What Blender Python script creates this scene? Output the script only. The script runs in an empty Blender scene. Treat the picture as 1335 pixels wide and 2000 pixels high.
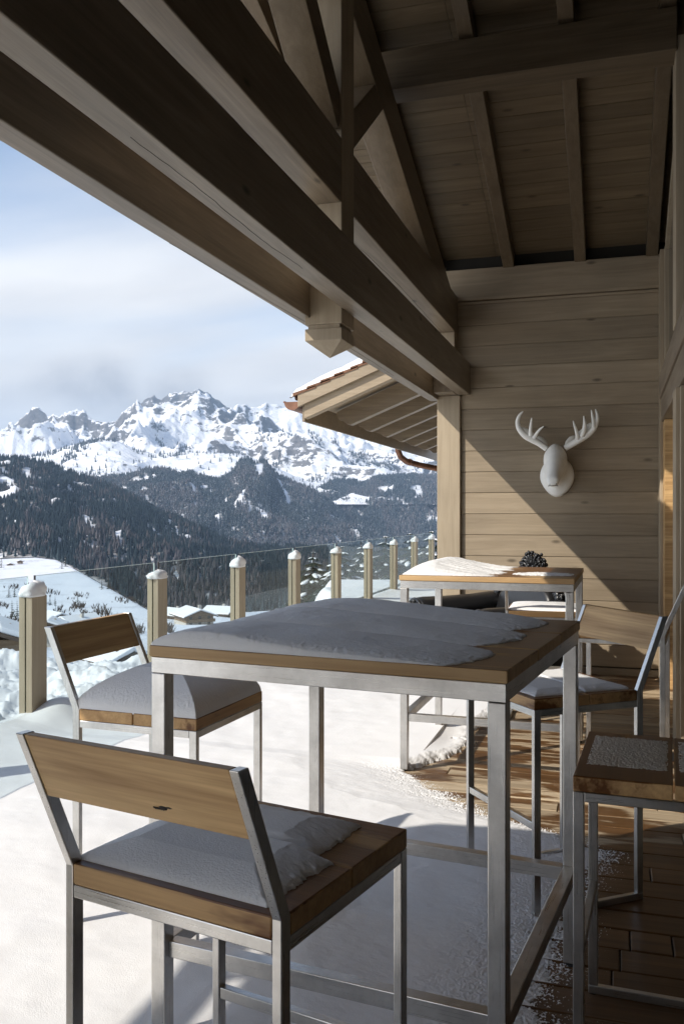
import bpy, bmesh, math, random
import numpy as np
from mathutils import Vector, Matrix
R = math.radians
random.seed(7)
SC = bpy.context.scene
COL = SC.collection

# ------------------------------------------------------------------ camera
CAMH, TH = 1.37, 0.2968
FPX = 1740.15                    # focal length of the 1335 x 2000 photograph in pixels
cam_d = bpy.data.cameras.new("camera")
cam = bpy.data.objects.new("camera", cam_d); COL.objects.link(cam)
cam.location = (0, 0, CAMH); cam.rotation_euler = (R(90), 0, TH)
cam_d.sensor_fit = 'VERTICAL'; cam_d.sensor_height = 36.0
cam_d.lens = FPX / 2000 * 36.0
cam_d.shift_y = 0.0012
cam_d.clip_start = 0.05; cam_d.clip_end = 60000
SC.camera = cam
def cam_to_world(xc, yc):
    c, s = math.cos(TH), math.sin(TH)
    return xc * c - yc * s, xc * s + yc * c

# ------------------------------------------------------------------ sky, sun, exposure
SUNV = Vector((0.93, 0.93, -1.0)).normalized()        # direction the light travels
SUN_EL, SUN_ROT = math.asin(-SUNV.z), math.atan2(-SUNV.x, -SUNV.y)
world = bpy.data.worlds.new("World"); SC.world = world; world.use_nodes = True
def build_world():
    nt = world.node_tree; nt.nodes.clear()
    N = lambda t, **k: mknode(nt, t, **k)
    out = N('ShaderNodeOutputWorld'); bg = N('ShaderNodeBackground')
    bg.inputs['Strength'].default_value = 0.15
    sky = N('ShaderNodeTexSky'); sky.sky_type = 'NISHITA'; sky.sun_disc = False
    sky.sun_elevation = SUN_EL; sky.sun_rotation = SUN_ROT; sky.altitude = 1100; sky.air_density = 1.0; sky.dust_density = 1.2
    tc = N('ShaderNodeTexCoord'); sep = N('ShaderNodeSeparateXYZ')
    nt.links.new(tc.outputs['Generated'], sep.inputs[0])
    # cloud sheet: project the view direction onto a plane overhead
    zc = N('ShaderNodeMath', operation='MAXIMUM'); zc.inputs[1].default_value = 0.0
    nt.links.new(sep.outputs['Z'], zc.inputs[0])
    za = N('ShaderNodeMath', operation='ADD'); za.inputs[1].default_value = 0.16; nt.links.new(zc.outputs[0], za.inputs[0])
    dx = N('ShaderNodeMath', operation='DIVIDE'); dy = N('ShaderNodeMath', operation='DIVIDE')
    nt.links.new(sep.outputs['X'], dx.inputs[0]); nt.links.new(za.outputs[0], dx.inputs[1])
    nt.links.new(sep.outputs['Y'], dy.inputs[0]); nt.links.new(za.outputs[0], dy.inputs[1])
    cmb = N('ShaderNodeCombineXYZ'); nt.links.new(dx.outputs[0], cmb.inputs[0]); nt.links.new(dy.outputs[0], cmb.inputs[1])
    mp = N('ShaderNodeMapping'); mp.inputs['Scale'].default_value = (0.55, 1.0, 1); mp.inputs['Rotation'].default_value = (0, 0, 0.5)
    mp.inputs['Location'].default_value = (0.9, 2.2, 0)
    nt.links.new(cmb.outputs[0], mp.inputs['Vector'])
    n1 = N('ShaderNodeTexNoise'); n1.inputs['Scale'].default_value = 1.1; n1.inputs['Detail'].default_value = 7; n1.inputs['Roughness'].default_value = 0.5
    n1.inputs['Distortion'].default_value = 0.4
    nt.links.new(mp.outputs[0], n1.inputs['Vector'])
    # coverage rises towards the horizon
    cov = N('ShaderNodeMapRange'); cov.inputs['From Min'].default_value = 0.10; cov.inputs['From Max'].default_value = 0.42
    cov.inputs['To Min'].default_value = 0.46; cov.inputs['To Max'].default_value = -0.16
    nt.links.new(sep.outputs['Z'], cov.inputs['Value'])
    ad = N('ShaderNodeMath', operation='ADD'); nt.links.new(n1.outputs['Fac'], ad.inputs[0]); nt.links.new(cov.outputs[0], ad.inputs[1])
    rm = N('ShaderNodeMapRange'); rm.interpolation_type = 'SMOOTHSTEP'
    rm.inputs['From Min'].default_value = 0.38; rm.inputs['From Max'].default_value = 0.86; rm.inputs['To Max'].default_value = 0.98
    nt.links.new(ad.outputs[0], rm.inputs['Value'])
    # thicker clouds are greyer
    n2 = N('ShaderNodeTexNoise'); n2.inputs['Scale'].default_value = 2.3; n2.inputs['Detail'].default_value = 5
    nt.links.new(mp.outputs[0], n2.inputs['Vector'])
    cr = N('ShaderNodeValToRGB'); cr.color_ramp.elements[0].position = 0.35; cr.color_ramp.elements[1].position = 0.62
    cr.color_ramp.elements[0].color = (3.45, 3.38, 3.34, 1); cr.color_ramp.elements[1].color = (4.15, 4.06, 3.95, 1)
    nt.links.new(n2.outputs['Fac'], cr.inputs[0])
    dt = N('ShaderNodeVectorMath', operation='DOT_PRODUCT'); nt.links.new(tc.outputs['Generated'], dt.inputs[0]); dt.inputs[1].default_value = tuple(-SUNV)
    fw = N('ShaderNodeMapRange'); fw.inputs['From Min'].default_value = 0.0; fw.inputs['From Max'].default_value = 1.0; fw.inputs['To Min'].default_value = 1.0; fw.inputs['To Max'].default_value = 2.3; nt.links.new(dt.outputs['Value'], fw.inputs['Value'])
    sc = N('ShaderNodeVectorMath', operation='SCALE'); nt.links.new(cr.outputs[0], sc.inputs[0]); nt.links.new(fw.outputs[0], sc.inputs['Scale'])
    # a grey bank of cloud standing behind the left-hand peaks
    def blob(u, v, ru, rv):
        d = Vector((*cam_to_world((u - 667.5) / FPX, 1.0), (1002.36 - v) / FPX)).normalized()
        vm = N('ShaderNodeVectorMath', operation='DISTANCE'); nt.links.new(wv, vm.inputs[0]); vm.inputs[1].default_value = (d.x * 1, d.y * 1, d.z * ru / rv)
        return vm.outputs['Value'], ru / FPX
    wn = N('ShaderNodeTexNoise'); wn.inputs['Scale'].default_value = 9; wn.inputs['Detail'].default_value = 6; wn.inputs['Roughness'].default_value = 0.6; nt.links.new(tc.outputs['Generated'], wn.inputs['Vector'])
    wsc = N('ShaderNodeVectorMath', operation='MULTIPLY'); nt.links.new(tc.outputs['Generated'], wsc.inputs[0]); wsc.inputs[1].default_value = (1, 1, 1.5)
    wv = wsc.outputs[0]; acc = None
    for (bu, bv, ru, amp) in ((190, 755, 125, 1.0), (130, 745, 95, 0.8), (345, 765, 105, 0.75), (245, 800, 90, 0.6)):
        dist, rad = blob(bu, bv, ru, ru / 1.5)
        g = N('ShaderNodeMapRange'); g.interpolation_type = 'SMOOTHSTEP'; g.inputs['From Min'].default_value = rad; g.inputs['From Max'].default_value = 0.0; g.inputs['To Max'].default_value = amp
        nt.links.new(dist, g.inputs['Value'])
        if acc is None: acc = g.outputs[0]
        else:
            mx = N('ShaderNodeMath', operation='MAXIMUM'); nt.links.new(acc, mx.inputs[0]); nt.links.new(g.outputs[0], mx.inputs[1]); acc = mx.outputs[0]
    cs = N('ShaderNodeMath', operation='MULTIPLY'); nt.links.new(acc, cs.inputs[0])
    cn = N('ShaderNodeMapRange'); cn.inputs['From Min'].default_value = 0.33; cn.inputs['From Max'].default_value = 0.60; nt.links.new(wn.outputs['Fac'], cn.inputs['Value']); nt.links.new(cn.outputs[0], cs.inputs[1])
    mix = N('ShaderNodeMix'); mix.data_type = 'RGBA'
    nt.links.new(rm.outputs[0], mix.inputs[0]); hs = N('ShaderNodeHueSaturation'); hs.inputs['Saturation'].default_value = 0.78; hs.inputs['Value'].default_value = 0.74; nt.links.new(sky.outputs[0], hs.inputs['Color']); nt.links.new(hs.outputs[0], mix.inputs[6]); nt.links.new(sc.outputs[0], mix.inputs[7])
    mg = N('ShaderNodeMix'); mg.data_type = 'RGBA'; nt.links.new(cs.outputs[0], mg.inputs[0]); nt.links.new(mix.outputs[2], mg.inputs[6]); mg.inputs[7].default_value = (1.95, 1.93, 2.0, 1)
    nt.links.new(mg.outputs[2], bg.inputs['Color']); nt.links.new(bg.outputs[0], out.inputs['Surface'])
def mknode(nt, t, **k):
    n = nt.nodes.new(t)
    for a, b in k.items(): setattr(n, a, b)
    return n
build_world()
sun_d = bpy.data.lights.new("sun", 'SUN'); sun = bpy.data.objects.new("sun", sun_d); COL.objects.link(sun)
sun_d.energy = 3.2; sun_d.angle = R(0.53); sun_d.color = (1.0, 0.93, 0.82)
sun.rotation_euler = SUNV.to_track_quat('-Z', 'Y').to_euler(); sun.location = (-20, -20, 25)
SC.view_settings.view_transform = 'Standard'; SC.view_settings.look = 'None'
SC.view_settings.exposure = 0.89; SC.view_settings.gamma = 1.0
SC.render.engine = 'CYCLES'
SC.cycles.max_bounces = 8; SC.cycles.diffuse_bounces = 4; SC.cycles.glossy_bounces = 4; SC.cycles.transparent_max_bounces = 24
SC.cycles.use_denoising = True; SC.cycles.sample_clamp_indirect = 6.0

# ------------------------------------------------------------------ small helpers
def tag(o, label=None, cat=None, group=None, kind=None):
    if label: o['label'] = label
    if cat: o['category'] = cat
    if group: o['group'] = group
    if kind: o['kind'] = kind
    return o
def empty(name, loc=(0, 0, 0), rz=0.0, label=None, cat=None, group=None):
    o = bpy.data.objects.new(name, None); COL.objects.link(o)
    o.location = loc; o.rotation_euler = (0, 0, rz); o.empty_display_size = 0.2
    return tag(o, label, cat, group)
def copy_tree(o, parent=None):
    c = o.copy(); COL.objects.link(c)
    if parent: c.parent = parent
    for ch in list(o.children): copy_tree(ch, c)
    return c
class MB:
    """collects boxes, bars, tubes and sheets, then links them as ONE mesh object"""
    def __init__(s): s.v = []; s.f = []; s.t = []; s.sm = []
    def add(s, vs, fs, tone=None, smooth=False):
        n = len(s.v); tone = random.random() if tone is None else tone
        s.v += [tuple(p) for p in vs]
        for q in fs: s.f.append(tuple(i + n for i in q)); s.t.append(tone); s.sm.append(smooth)
        return s
    def box(s, x0, x1, y0, y1, z0, z1, tone=None):
        vs = [(x0, y0, z0), (x1, y0, z0), (x1, y1, z0), (x0, y1, z0), (x0, y0, z1), (x1, y0, z1), (x1, y1, z1), (x0, y1, z1)]
        return s.add(vs, [(0, 3, 2, 1), (4, 5, 6, 7), (0, 1, 5, 4), (1, 2, 6, 5), (2, 3, 7, 6), (3, 0, 4, 7)], tone)
    def bar(s, a, b, w, h, up=(0, 0, 1), tone=None):
        """a square bar from a to b, w across, h along up"""
        a, b = Vector(a), Vector(b); d = (b - a).normalized(); u = Vector(up)
        sd = d.cross(u).normalized(); u = sd.cross(d).normalized()
        vs = [p + sd * (i * w / 2) + u * (j * h / 2) for p in (a, b) for i, j in ((-1, -1), (1, -1), (1, 1), (-1, 1))]
        return s.add(vs, [(0, 1, 2, 3), (7, 6, 5, 4), (0, 4, 5, 1), (1, 5, 6, 2), (2, 6, 7, 3), (3, 7, 4, 0)], tone)
    def prism(s, poly, axis, a0, a1, tone=None):
        """a 2-D outline pushed along an axis ('x': poly in y,z; 'y': x,z; 'z': x,y)"""
        mk = {'x': lambda p, a: (a, p[0], p[1]), 'y': lambda p, a: (p[0], a, p[1]), 'z': lambda p, a: (p[0], p[1], a)}[axis]
        n = len(poly); vs = [mk(p, a0) for p in poly] + [mk(p, a1) for p in poly]
        fs = [tuple(range(n)), tuple(range(2 * n - 1, n - 1, -1))] + [(i, i + n, (i + 1) % n + n, (i + 1) % n) for i in range(n)]
        return s.add(vs, fs, tone)
    def tube(s, pts, rad, seg=10, tone=None, cap=True, flat=None):
        """a smooth tube through pts with a radius at each point; flat = (vector, factor) squashes it"""
        pts = [Vector(p) for p in pts]; n = len(pts)
        rad = [rad] * n if isinstance(rad, (int, float)) else rad
        vs, fs = [], []; prev = None
        for i, p in enumerate(pts):
            d = (pts[min(i + 1, n - 1)] - pts[max(i - 1, 0)]).normalized()
            if prev is None:
                prev = d.orthogonal().normalized()
            prev = (prev - d * prev.dot(d)).normalized(); q = d.cross(prev)
            for k in range(seg):
                a = 2 * math.pi * k / seg
                o = (prev * math.cos(a) + q * math.sin(a)) * rad[i]
                if flat: fv = Vector(flat[0]).normalized(); o -= fv * o.dot(fv) * (1 - flat[1])
                vs.append(p + o)
        for i in range(n - 1):
            for k in range(seg):
                fs.append((i * seg + k, i * seg + (k + 1) % seg, (i + 1) * seg + (k + 1) % seg, (i + 1) * seg + k))
        if cap: fs.append(tuple(range(seg - 1, -1, -1))); fs.append(tuple(range((n - 1) * seg, n * seg)))
        return s.add(vs, fs, tone, True)
    def ball(s, c, r, nu=10, nv=7, tone=None, jit=0.0):
        r = (r, r, r) if isinstance(r, (int, float)) else r
        vs = [(c[0], c[1], c[2] + r[2])]
        for i in range(1, nv):
            t = math.pi * i / nv
            for k in range(nu):
                a = 2 * math.pi * k / nu; j = 1 + random.uniform(-jit, jit)
                vs.append((c[0] + r[0] * math.sin(t) * math.cos(a) * j, c[1] + r[1] * math.sin(t) * math.sin(a) * j, c[2] + r[2] * math.cos(t) * j))
        vs.append((c[0], c[1], c[2] - r[2])); L = len(vs) - 1
        fs = [(0, 1 + k, 1 + (k + 1) % nu) for k in range(nu)]
        for i in range(nv - 2):
            for k in range(nu):
                fs.append((1 + i * nu + k, 1 + (i + 1) * nu + k, 1 + (i + 1) * nu + (k + 1) % nu, 1 + i * nu + (k + 1) % nu))
        b = 1 + (nv - 2) * nu
        fs += [(L, b + (k + 1) % nu, b + k) for k in range(nu)]
        return s.add(vs, fs, tone, True)
    def build(s, name, mat, parent=None, bevel=0.0, seg=2, recalc=True):
        me = bpy.data.meshes.new(name); me.from_pydata(s.v, [], s.f)
        at = me.attributes.new('tone', 'FLOAT', 'FACE'); at.data.foreach_set('value', s.t)
        me.polygons.foreach_set('use_smooth', s.sm)
        if recalc:
            bm = bmesh.new(); bm.from_mesh(me); bmesh.ops.recalc_face_normals(bm, faces=bm.faces); bm.to_mesh(me); bm.free()
        me.materials.append(mat); me.update()
        o = bpy.data.objects.new(name, me); COL.objects.link(o)
        if parent: o.parent = parent
        if bevel:
            b = o.modifiers.new('edge', 'BEVEL'); b.width = bevel; b.segments = seg; b.limit_method = 'ANGLE'; b.angle_limit = R(40)
        return o
def np_mesh(name, verts, faces, mat, smooth=True, tone=None, parent=None):
    """verts (n,3), faces (m,k) arrays; tone per vertex"""
    verts = np.asarray(verts, np.float32); faces = np.asarray(faces, np.int32); k = faces.shape[1]
    me = bpy.data.meshes.new(name)
    me.vertices.add(len(verts)); me.vertices.foreach_set('co', verts.ravel())
    me.loops.add(faces.size); me.loops.foreach_set('vertex_index', faces.ravel())
    me.polygons.add(len(faces)); me.polygons.foreach_set('loop_start', np.arange(0, faces.size, k, dtype=np.int32))
    me.polygons.foreach_set('use_smooth', np.full(len(faces), smooth))
    if tone is not None:
        at = me.attributes.new('tone', 'FLOAT', 'POINT'); at.data.foreach_set('value', np.asarray(tone, np.float32))
    me.update(calc_edges=True); me.materials.append(mat)
    o = bpy.data.objects.new(name, me); COL.objects.link(o)
    if parent: o.parent = parent
    return o
def grid_faces(nx, ny):
    i, j = np.meshgrid(np.arange(nx - 1), np.arange(ny - 1), indexing='ij')
    a = i * ny + j
    return np.stack([a, a + ny, a + ny + 1, a + 1], -1).reshape(-1, 4)
def hashn(ix, iy, seed):
    h = (ix.astype(np.int64) * 374761393 + iy.astype(np.int64) * 668265263 + seed * 1442695041) & 0xFFFFFFFF
    h = ((h ^ (h >> 13)) * 1274126177) & 0xFFFFFFFF
    h = ((h ^ (h >> 16)) * 2246822519) & 0xFFFFFFFF
    return ((h ^ (h >> 15)) & 0xFFFFFF) / float(0xFFFFFF)
def vnoise(x, y, seed=0):
    ix, iy = np.floor(x), np.floor(y); fx, fy = x - ix, y - iy
    fx = fx * fx * fx * (fx * (fx * 6 - 15) + 10); fy = fy * fy * fy * (fy * (fy * 6 - 15) + 10)
    a, b = hashn(ix, iy, seed), hashn(ix + 1, iy, seed); c, d = hashn(ix, iy + 1, seed), hashn(ix + 1, iy + 1, seed)
    return (a * (1 - fx) + b * fx) * (1 - fy) + (c * (1 - fx) + d * fx) * fy
def fbm(x, y, oct=5, seed=0, gain=0.5, ridged=False):
    r = 0.0; a = 1.0; t = 0.0; ca, sa = math.cos(0.6), math.sin(0.6)
    for o in range(oct):
        n = vnoise(x, y, seed + o * 17)
        if ridged: n = 1 - np.abs(2 * n - 1); n = n * n
        r = r + a * n; t += a; a *= gain
        x, y = (x * ca - y * sa) * 2.03 + 3.1, (x * sa + y * ca) * 2.03 + 1.7
    return r / t
def smooth01(x): x = np.clip(x, 0, 1); return x * x * (3 - 2 * x)

# ------------------------------------------------------------------ materials
def new_mat(name):
    m = bpy.data.materials.new(name); m.use_nodes = True; nt = m.node_tree; nt.nodes.clear()
    out = nt.nodes.new('ShaderNodeOutputMaterial'); b = nt.nodes.new('ShaderNodeBsdfPrincipled')
    nt.links.new(b.outputs[0], out.inputs['Surface'])
    return m, nt, b, out
def ramp(nt, fac, stops):
    r = nt.nodes.new('ShaderNodeValToRGB'); els = r.color_ramp.elements
    while len(els) < len(stops): els.new(0.5)
    for e, (p, c) in zip(els, stops): e.position = p; e.color = (*c, 1)
    nt.links.new(fac, r.inputs[0]); return r
def noise(nt, vec, scale, detail=4, rough=0.5, dist=0.0):
    n = nt.nodes.new('ShaderNodeTexNoise'); n.inputs['Scale'].default_value = scale; n.inputs['Detail'].default_value = detail
    n.inputs['Roughness'].default_value = rough; n.inputs['Distortion'].default_value = dist
    nt.links.new(vec, n.inputs['Vector']); return n
def math_node(nt, op, a, b=None, clamp=False):
    n = nt.nodes.new('ShaderNodeMath'); n.operation = op; n.use_clamp = clamp
    for i, q in enumerate((a, b)):
        if q is None: continue
        if isinstance(q, (int, float)): n.inputs[i].default_value = q
        else: nt.links.new(q, n.inputs[i])
    return n.outputs[0]
def mixc(nt, fac, a, b, mode='MIX'):
    n = nt.nodes.new('ShaderNodeMix'); n.data_type = 'RGBA'; n.blend_type = mode
    for i, q in ((0, fac), (6, a), (7, b)):
        if isinstance(q, (int, float)): n.inputs[i].default_value = q
        elif isinstance(q, tuple): n.inputs[i].default_value = (*q, 1)
        else: nt.links.new(q, n.inputs[i])
    return n.outputs[2]
def bump(nt, b, h, strength, dist):
    n = nt.nodes.new('ShaderNodeBump'); n.inputs['Strength'].default_value = strength; n.inputs['Distance'].default_value = dist
    nt.links.new(h, n.inputs['Height']); nt.links.new(n.outputs[0], b.inputs['Normal']); return n
def obj_coords(nt, rand=True, tone_shift=True):
    tc = nt.nodes.new('ShaderNodeTexCoord'); v = tc.outputs['Object']
    if rand:
        oi = nt.nodes.new('ShaderNodeObjectInfo')
        s = math_node(nt, 'MULTIPLY', oi.outputs['Random'], 37.0)
        a = nt.nodes.new('ShaderNodeVectorMath'); a.operation = 'ADD'; nt.links.new(v, a.inputs[0]); nt.links.new(s, a.inputs[1]); v = a.outputs[0]
    if tone_shift:
        at = nt.nodes.new('ShaderNodeAttribute'); at.attribute_name = 'tone'
        s = math_node(nt, 'MULTIPLY', at.outputs['Fac'], 53.0)
        a = nt.nodes.new('ShaderNodeVectorMath'); a.operation = 'ADD'; nt.links.new(v, a.inputs[0]); nt.links.new(s, a.inputs[1]); v = a.outputs[0]
    return v
def wood(name, dark, light, axis, rough=0.6, grain=1.0, knots=0.5, wet=0.0, wet_shade=None, tonevar=0.25, spec=0.3, coat=0.0):
    m, nt, b, out = new_mat(name)
    v = obj_coords(nt)
    mp = nt.nodes.new('ShaderNodeMapping'); sc = [14.0, 14.0, 14.0]; sc['xyz'.index(axis)] = 0.9
    mp.inputs['Scale'].default_value = sc; nt.links.new(v, mp.inputs['Vector'])
    n1 = noise(nt, mp.outputs[0], 1.3 * grain, 5, 0.55, 1.2)
    mp2 = nt.nodes.new('ShaderNodeMapping'); sc2 = [90.0, 90.0, 90.0]; sc2['xyz'.index(axis)] = 2.2
    mp2.inputs['Scale'].default_value = sc2; nt.links.new(v, mp2.inputs['Vector'])
    n2 = noise(nt, mp2.outputs[0], 1.6 * grain, 3, 0.6)
    f = math_node(nt, 'ADD', math_node(nt, 'MULTIPLY', n1.outputs['Fac'], 0.7), math_node(nt, 'MULTIPLY', n2.outputs['Fac'], 0.3))
    r = ramp(nt, f, [(0.36, dark), (0.52, tuple((x + y) / 2 for x, y in zip(dark, light))), (0.66, light)])
    at = nt.nodes.new('ShaderNodeAttribute'); at.attribute_name = 'tone'
    g = math_node(nt, 'ADD', math_node(nt, 'MULTIPLY', at.outputs['Fac'], tonevar), 1 - tonevar / 2)
    hs = nt.nodes.new('ShaderNodeHueSaturation'); nt.links.new(r.outputs[0], hs.inputs['Color']); nt.links.new(g, hs.inputs['Value'])
    col = hs.outputs[0]
    if knots:
        mk = nt.nodes.new('ShaderNodeMapping'); s3 = [5.0, 5.0, 5.0]; s3['xyz'.index(axis)] = 1.9; mk.inputs['Scale'].default_value = s3
        nt.links.new(v, mk.inputs['Vector'])
        vo = nt.nodes.new('ShaderNodeTexVoronoi'); vo.inputs['Scale'].default_value = 1.0; nt.links.new(mk.outputs[0], vo.inputs['Vector'])
        k = nt.nodes.new('ShaderNodeMapRange'); k.inputs['From Min'].default_value = 0.10; k.inputs['From Max'].default_value = 0.04
        nt.links.new(vo.outputs['Distance'], k.inputs['Value'])
        col = mixc(nt, math_node(nt, 'MULTIPLY', k.outputs[0], knots), col, tuple(x * 0.35 for x in dark))
    lo = noise(nt, v, 1.7, 4)
    if wet:     # darker soaked patches with edges of their own
        mp4 = nt.nodes.new('ShaderNodeMapping'); s4 = [6.0, 6.0, 6.0]; s4['xyz'.index(axis)] = 1.6; mp4.inputs['Scale'].default_value = s4
        nt.links.new(v, mp4.inputs['Vector'])
        w = noise(nt, mp4.outputs[0], 1.0, 5, 0.6)
        wr = nt.nodes.new('ShaderNodeMapRange'); wr.inputs['From Min'].default_value = 0.76 - wet * 0.3; wr.inputs['From Max'].default_value = 0.82 - wet * 0.3
        nt.links.new(w.outputs['Fac'], wr.inputs['Value'])
        ge = nt.nodes.new('ShaderNodeNewGeometry'); sz = nt.nodes.new('ShaderNodeSeparateXYZ'); nt.links.new(ge.outputs['Normal'], sz.inputs[0])
        wm = math_node(nt, 'ADD', math_node(nt, 'MULTIPLY', math_node(nt, 'MAXIMUM', sz.outputs['Z'], 0.0), 0.22), w.outputs['Fac'])      # rain and meltwater lie on what faces up
        if wet_shade:     # shade painted in with the meltwater: darker boards up to this line, ragged edge
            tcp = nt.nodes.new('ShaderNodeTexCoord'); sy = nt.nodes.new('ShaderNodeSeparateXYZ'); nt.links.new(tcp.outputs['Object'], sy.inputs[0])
            pm = nt.nodes.new('ShaderNodeMapRange'); pm.inputs['From Min'].default_value = wet_shade + 0.25; pm.inputs['From Max'].default_value = wet_shade - 0.35; pm.inputs['To Max'].default_value = 0.30
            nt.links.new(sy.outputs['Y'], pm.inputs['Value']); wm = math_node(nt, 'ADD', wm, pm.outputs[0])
        nt.links.new(wm, wr.inputs['Value'])
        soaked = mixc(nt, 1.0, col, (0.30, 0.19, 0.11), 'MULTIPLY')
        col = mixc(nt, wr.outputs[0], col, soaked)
        rr = nt.nodes.new('ShaderNodeMapRange'); rr.inputs['To Min'].default_value = rough; rr.inputs['To Max'].default_value = 0.32
        nt.links.new(wr.outputs[0], rr.inputs['Value']); nt.links.new(rr.outputs[0], b.inputs['Roughness'])
    else:
        b.inputs['Roughness'].default_value = rough
    st = ramp(nt, lo.outputs['Fac'], [(0.3, (0.86, 0.86, 0.86)), (0.7, (1.06, 1.05, 1.03))])
    col = mixc(nt, 1.0, col, st.outputs[0], 'MULTIPLY')
    nt.links.new(col, b.inputs['Base Color'])
    b.inputs['Specular IOR Level'].default_value = spec; b.inputs['Coat Weight'].default_value = coat; b.inputs['Coat Roughness'].default_value = 0.28
    bump(nt, b, n2.outputs['Fac'], 0.25, 0.002)
    return m
def snow_mat(name, fine=260.0, dirt=0.0, col=(0.79, 0.785, 0.785)):
    m, nt, b, out = new_mat(name)
    v = obj_coords(nt, True, False)
    n1 = noise(nt, v, 9.0, 5, 0.6); n2 = noise(nt, v, fine, 2, 0.6)
    h = math_node(nt, 'ADD', math_node(nt, 'MULTIPLY', n1.outputs['Fac'], 0.002), math_node(nt, 'MULTIPLY', n2.outputs['Fac'], 0.0011))
    bump(nt, b, h, 0.9, 1.0)
    if dirt:
        d = noise(nt, v, 0.9, 8, 0.72); k = nt.nodes.new('ShaderNodeMapRange'); k.inputs['From Min'].default_value = 0.575; k.inputs['From Max'].default_value = 0.66
        k.inputs['To Max'].default_value = dirt; nt.links.new(d.outputs['Fac'], k.inputs['Value'])
        nt.links.new(mixc(nt, k.outputs[0], col, (0.17, 0.13, 0.09)), b.inputs['Base Color'])
    else:
        b.inputs['Base Color'].default_value = (*col, 1)
    b.inputs['Roughness'].default_value = 0.7; b.inputs['Specular IOR Level'].default_value = 0.25
    b.inputs['Subsurface Weight'].default_value = 0.0
    return m
def steel_mat(name, axis, col=(0.62, 0.605, 0.58), rough=0.29):
    m, nt, b, out = new_mat(name)
    v = obj_coords(nt)
    mp = nt.nodes.new('ShaderNodeMapping'); sc = [500.0, 500.0, 500.0]; sc['xyz'.index(axis)] = 6.0; mp.inputs['Scale'].default_value = sc
    nt.links.new(v, mp.inputs['Vector']); n = noise(nt, mp.outputs[0], 1.0, 3)
    s = noise(nt, v, 7.0, 6, 0.7)
    c = ramp(nt, s.outputs['Fac'], [(0.3, tuple(x * 0.70 for x in col)), (0.7, tuple(min(1, x * 1.1) for x in col))])
    nt.links.new(c.outputs[0], b.inputs['Base Color']); b.inputs['Metallic'].default_value = 1.0
    rr = nt.nodes.new('ShaderNodeMapRange'); rr.inputs['To Min'].default_value = rough - 0.1; rr.inputs['To Max'].default_value = rough + 0.14
    nt.links.new(n.outputs['Fac'], rr.inputs['Value']); nt.links.new(rr.outputs[0], b.inputs['Roughness'])
    bump(nt, b, n.outputs['Fac'], 0.12, 0.0006)
    return m
def plain(name, col, rough=0.6, metal=0.0, spec=0.5, bscale=0, bstr=0.1, bdist=0.003, var=0.12):
    m, nt, b, out = new_mat(name)
    v = obj_coords(nt)
    n = noise(nt, v, bscale or 6.0, 4, 0.6)
    c = ramp(nt, n.outputs['Fac'], [(0.3, tuple(x * (1 - var) for x in col)), (0.7, tuple(min(1, x * (1 + var)) for x in col))])
    nt.links.new(c.outputs[0], b.inputs['Base Color']); b.inputs['Roughness'].default_value = rough
    b.inputs['Metallic'].default_value = metal; b.inputs['Specular IOR Level'].default_value = spec
    if bscale: bump(nt, b, n.outputs['Fac'], bstr, bdist)
    return m
def thin_glass(name, tint, refl=1.0):
    m, nt, b, out = new_mat(name); nt.nodes.remove(b)
    tr = nt.nodes.new('ShaderNodeBsdfTransparent'); tr.inputs[0].default_value = (*tint, 1)
    gl = nt.nodes.new('ShaderNodeBsdfGlossy'); gl.inputs['Roughness'].default_value = 0.0; gl.inputs['Color'].default_value = (0.95, 0.98, 0.97, 1)
    lw = nt.nodes.new('ShaderNodeLayerWeight'); lw.inputs['Blend'].default_value = 0.5        # Schlick's law, the same from both sides of the pane
    f = math_node(nt, 'ADD', math_node(nt, 'MULTIPLY', math_node(nt, 'POWER', lw.outputs['Facing'], 5.0), 0.9 * refl), 0.035 * refl, True)
    mx = nt.nodes.new('ShaderNodeMixShader'); nt.links.new(f, mx.inputs[0]); nt.links.new(tr.outputs[0], mx.inputs[1]); nt.links.new(gl.outputs[0], mx.inputs[2])
    nt.links.new(mx.outputs[0], out.inputs['Surface']); return m

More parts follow.
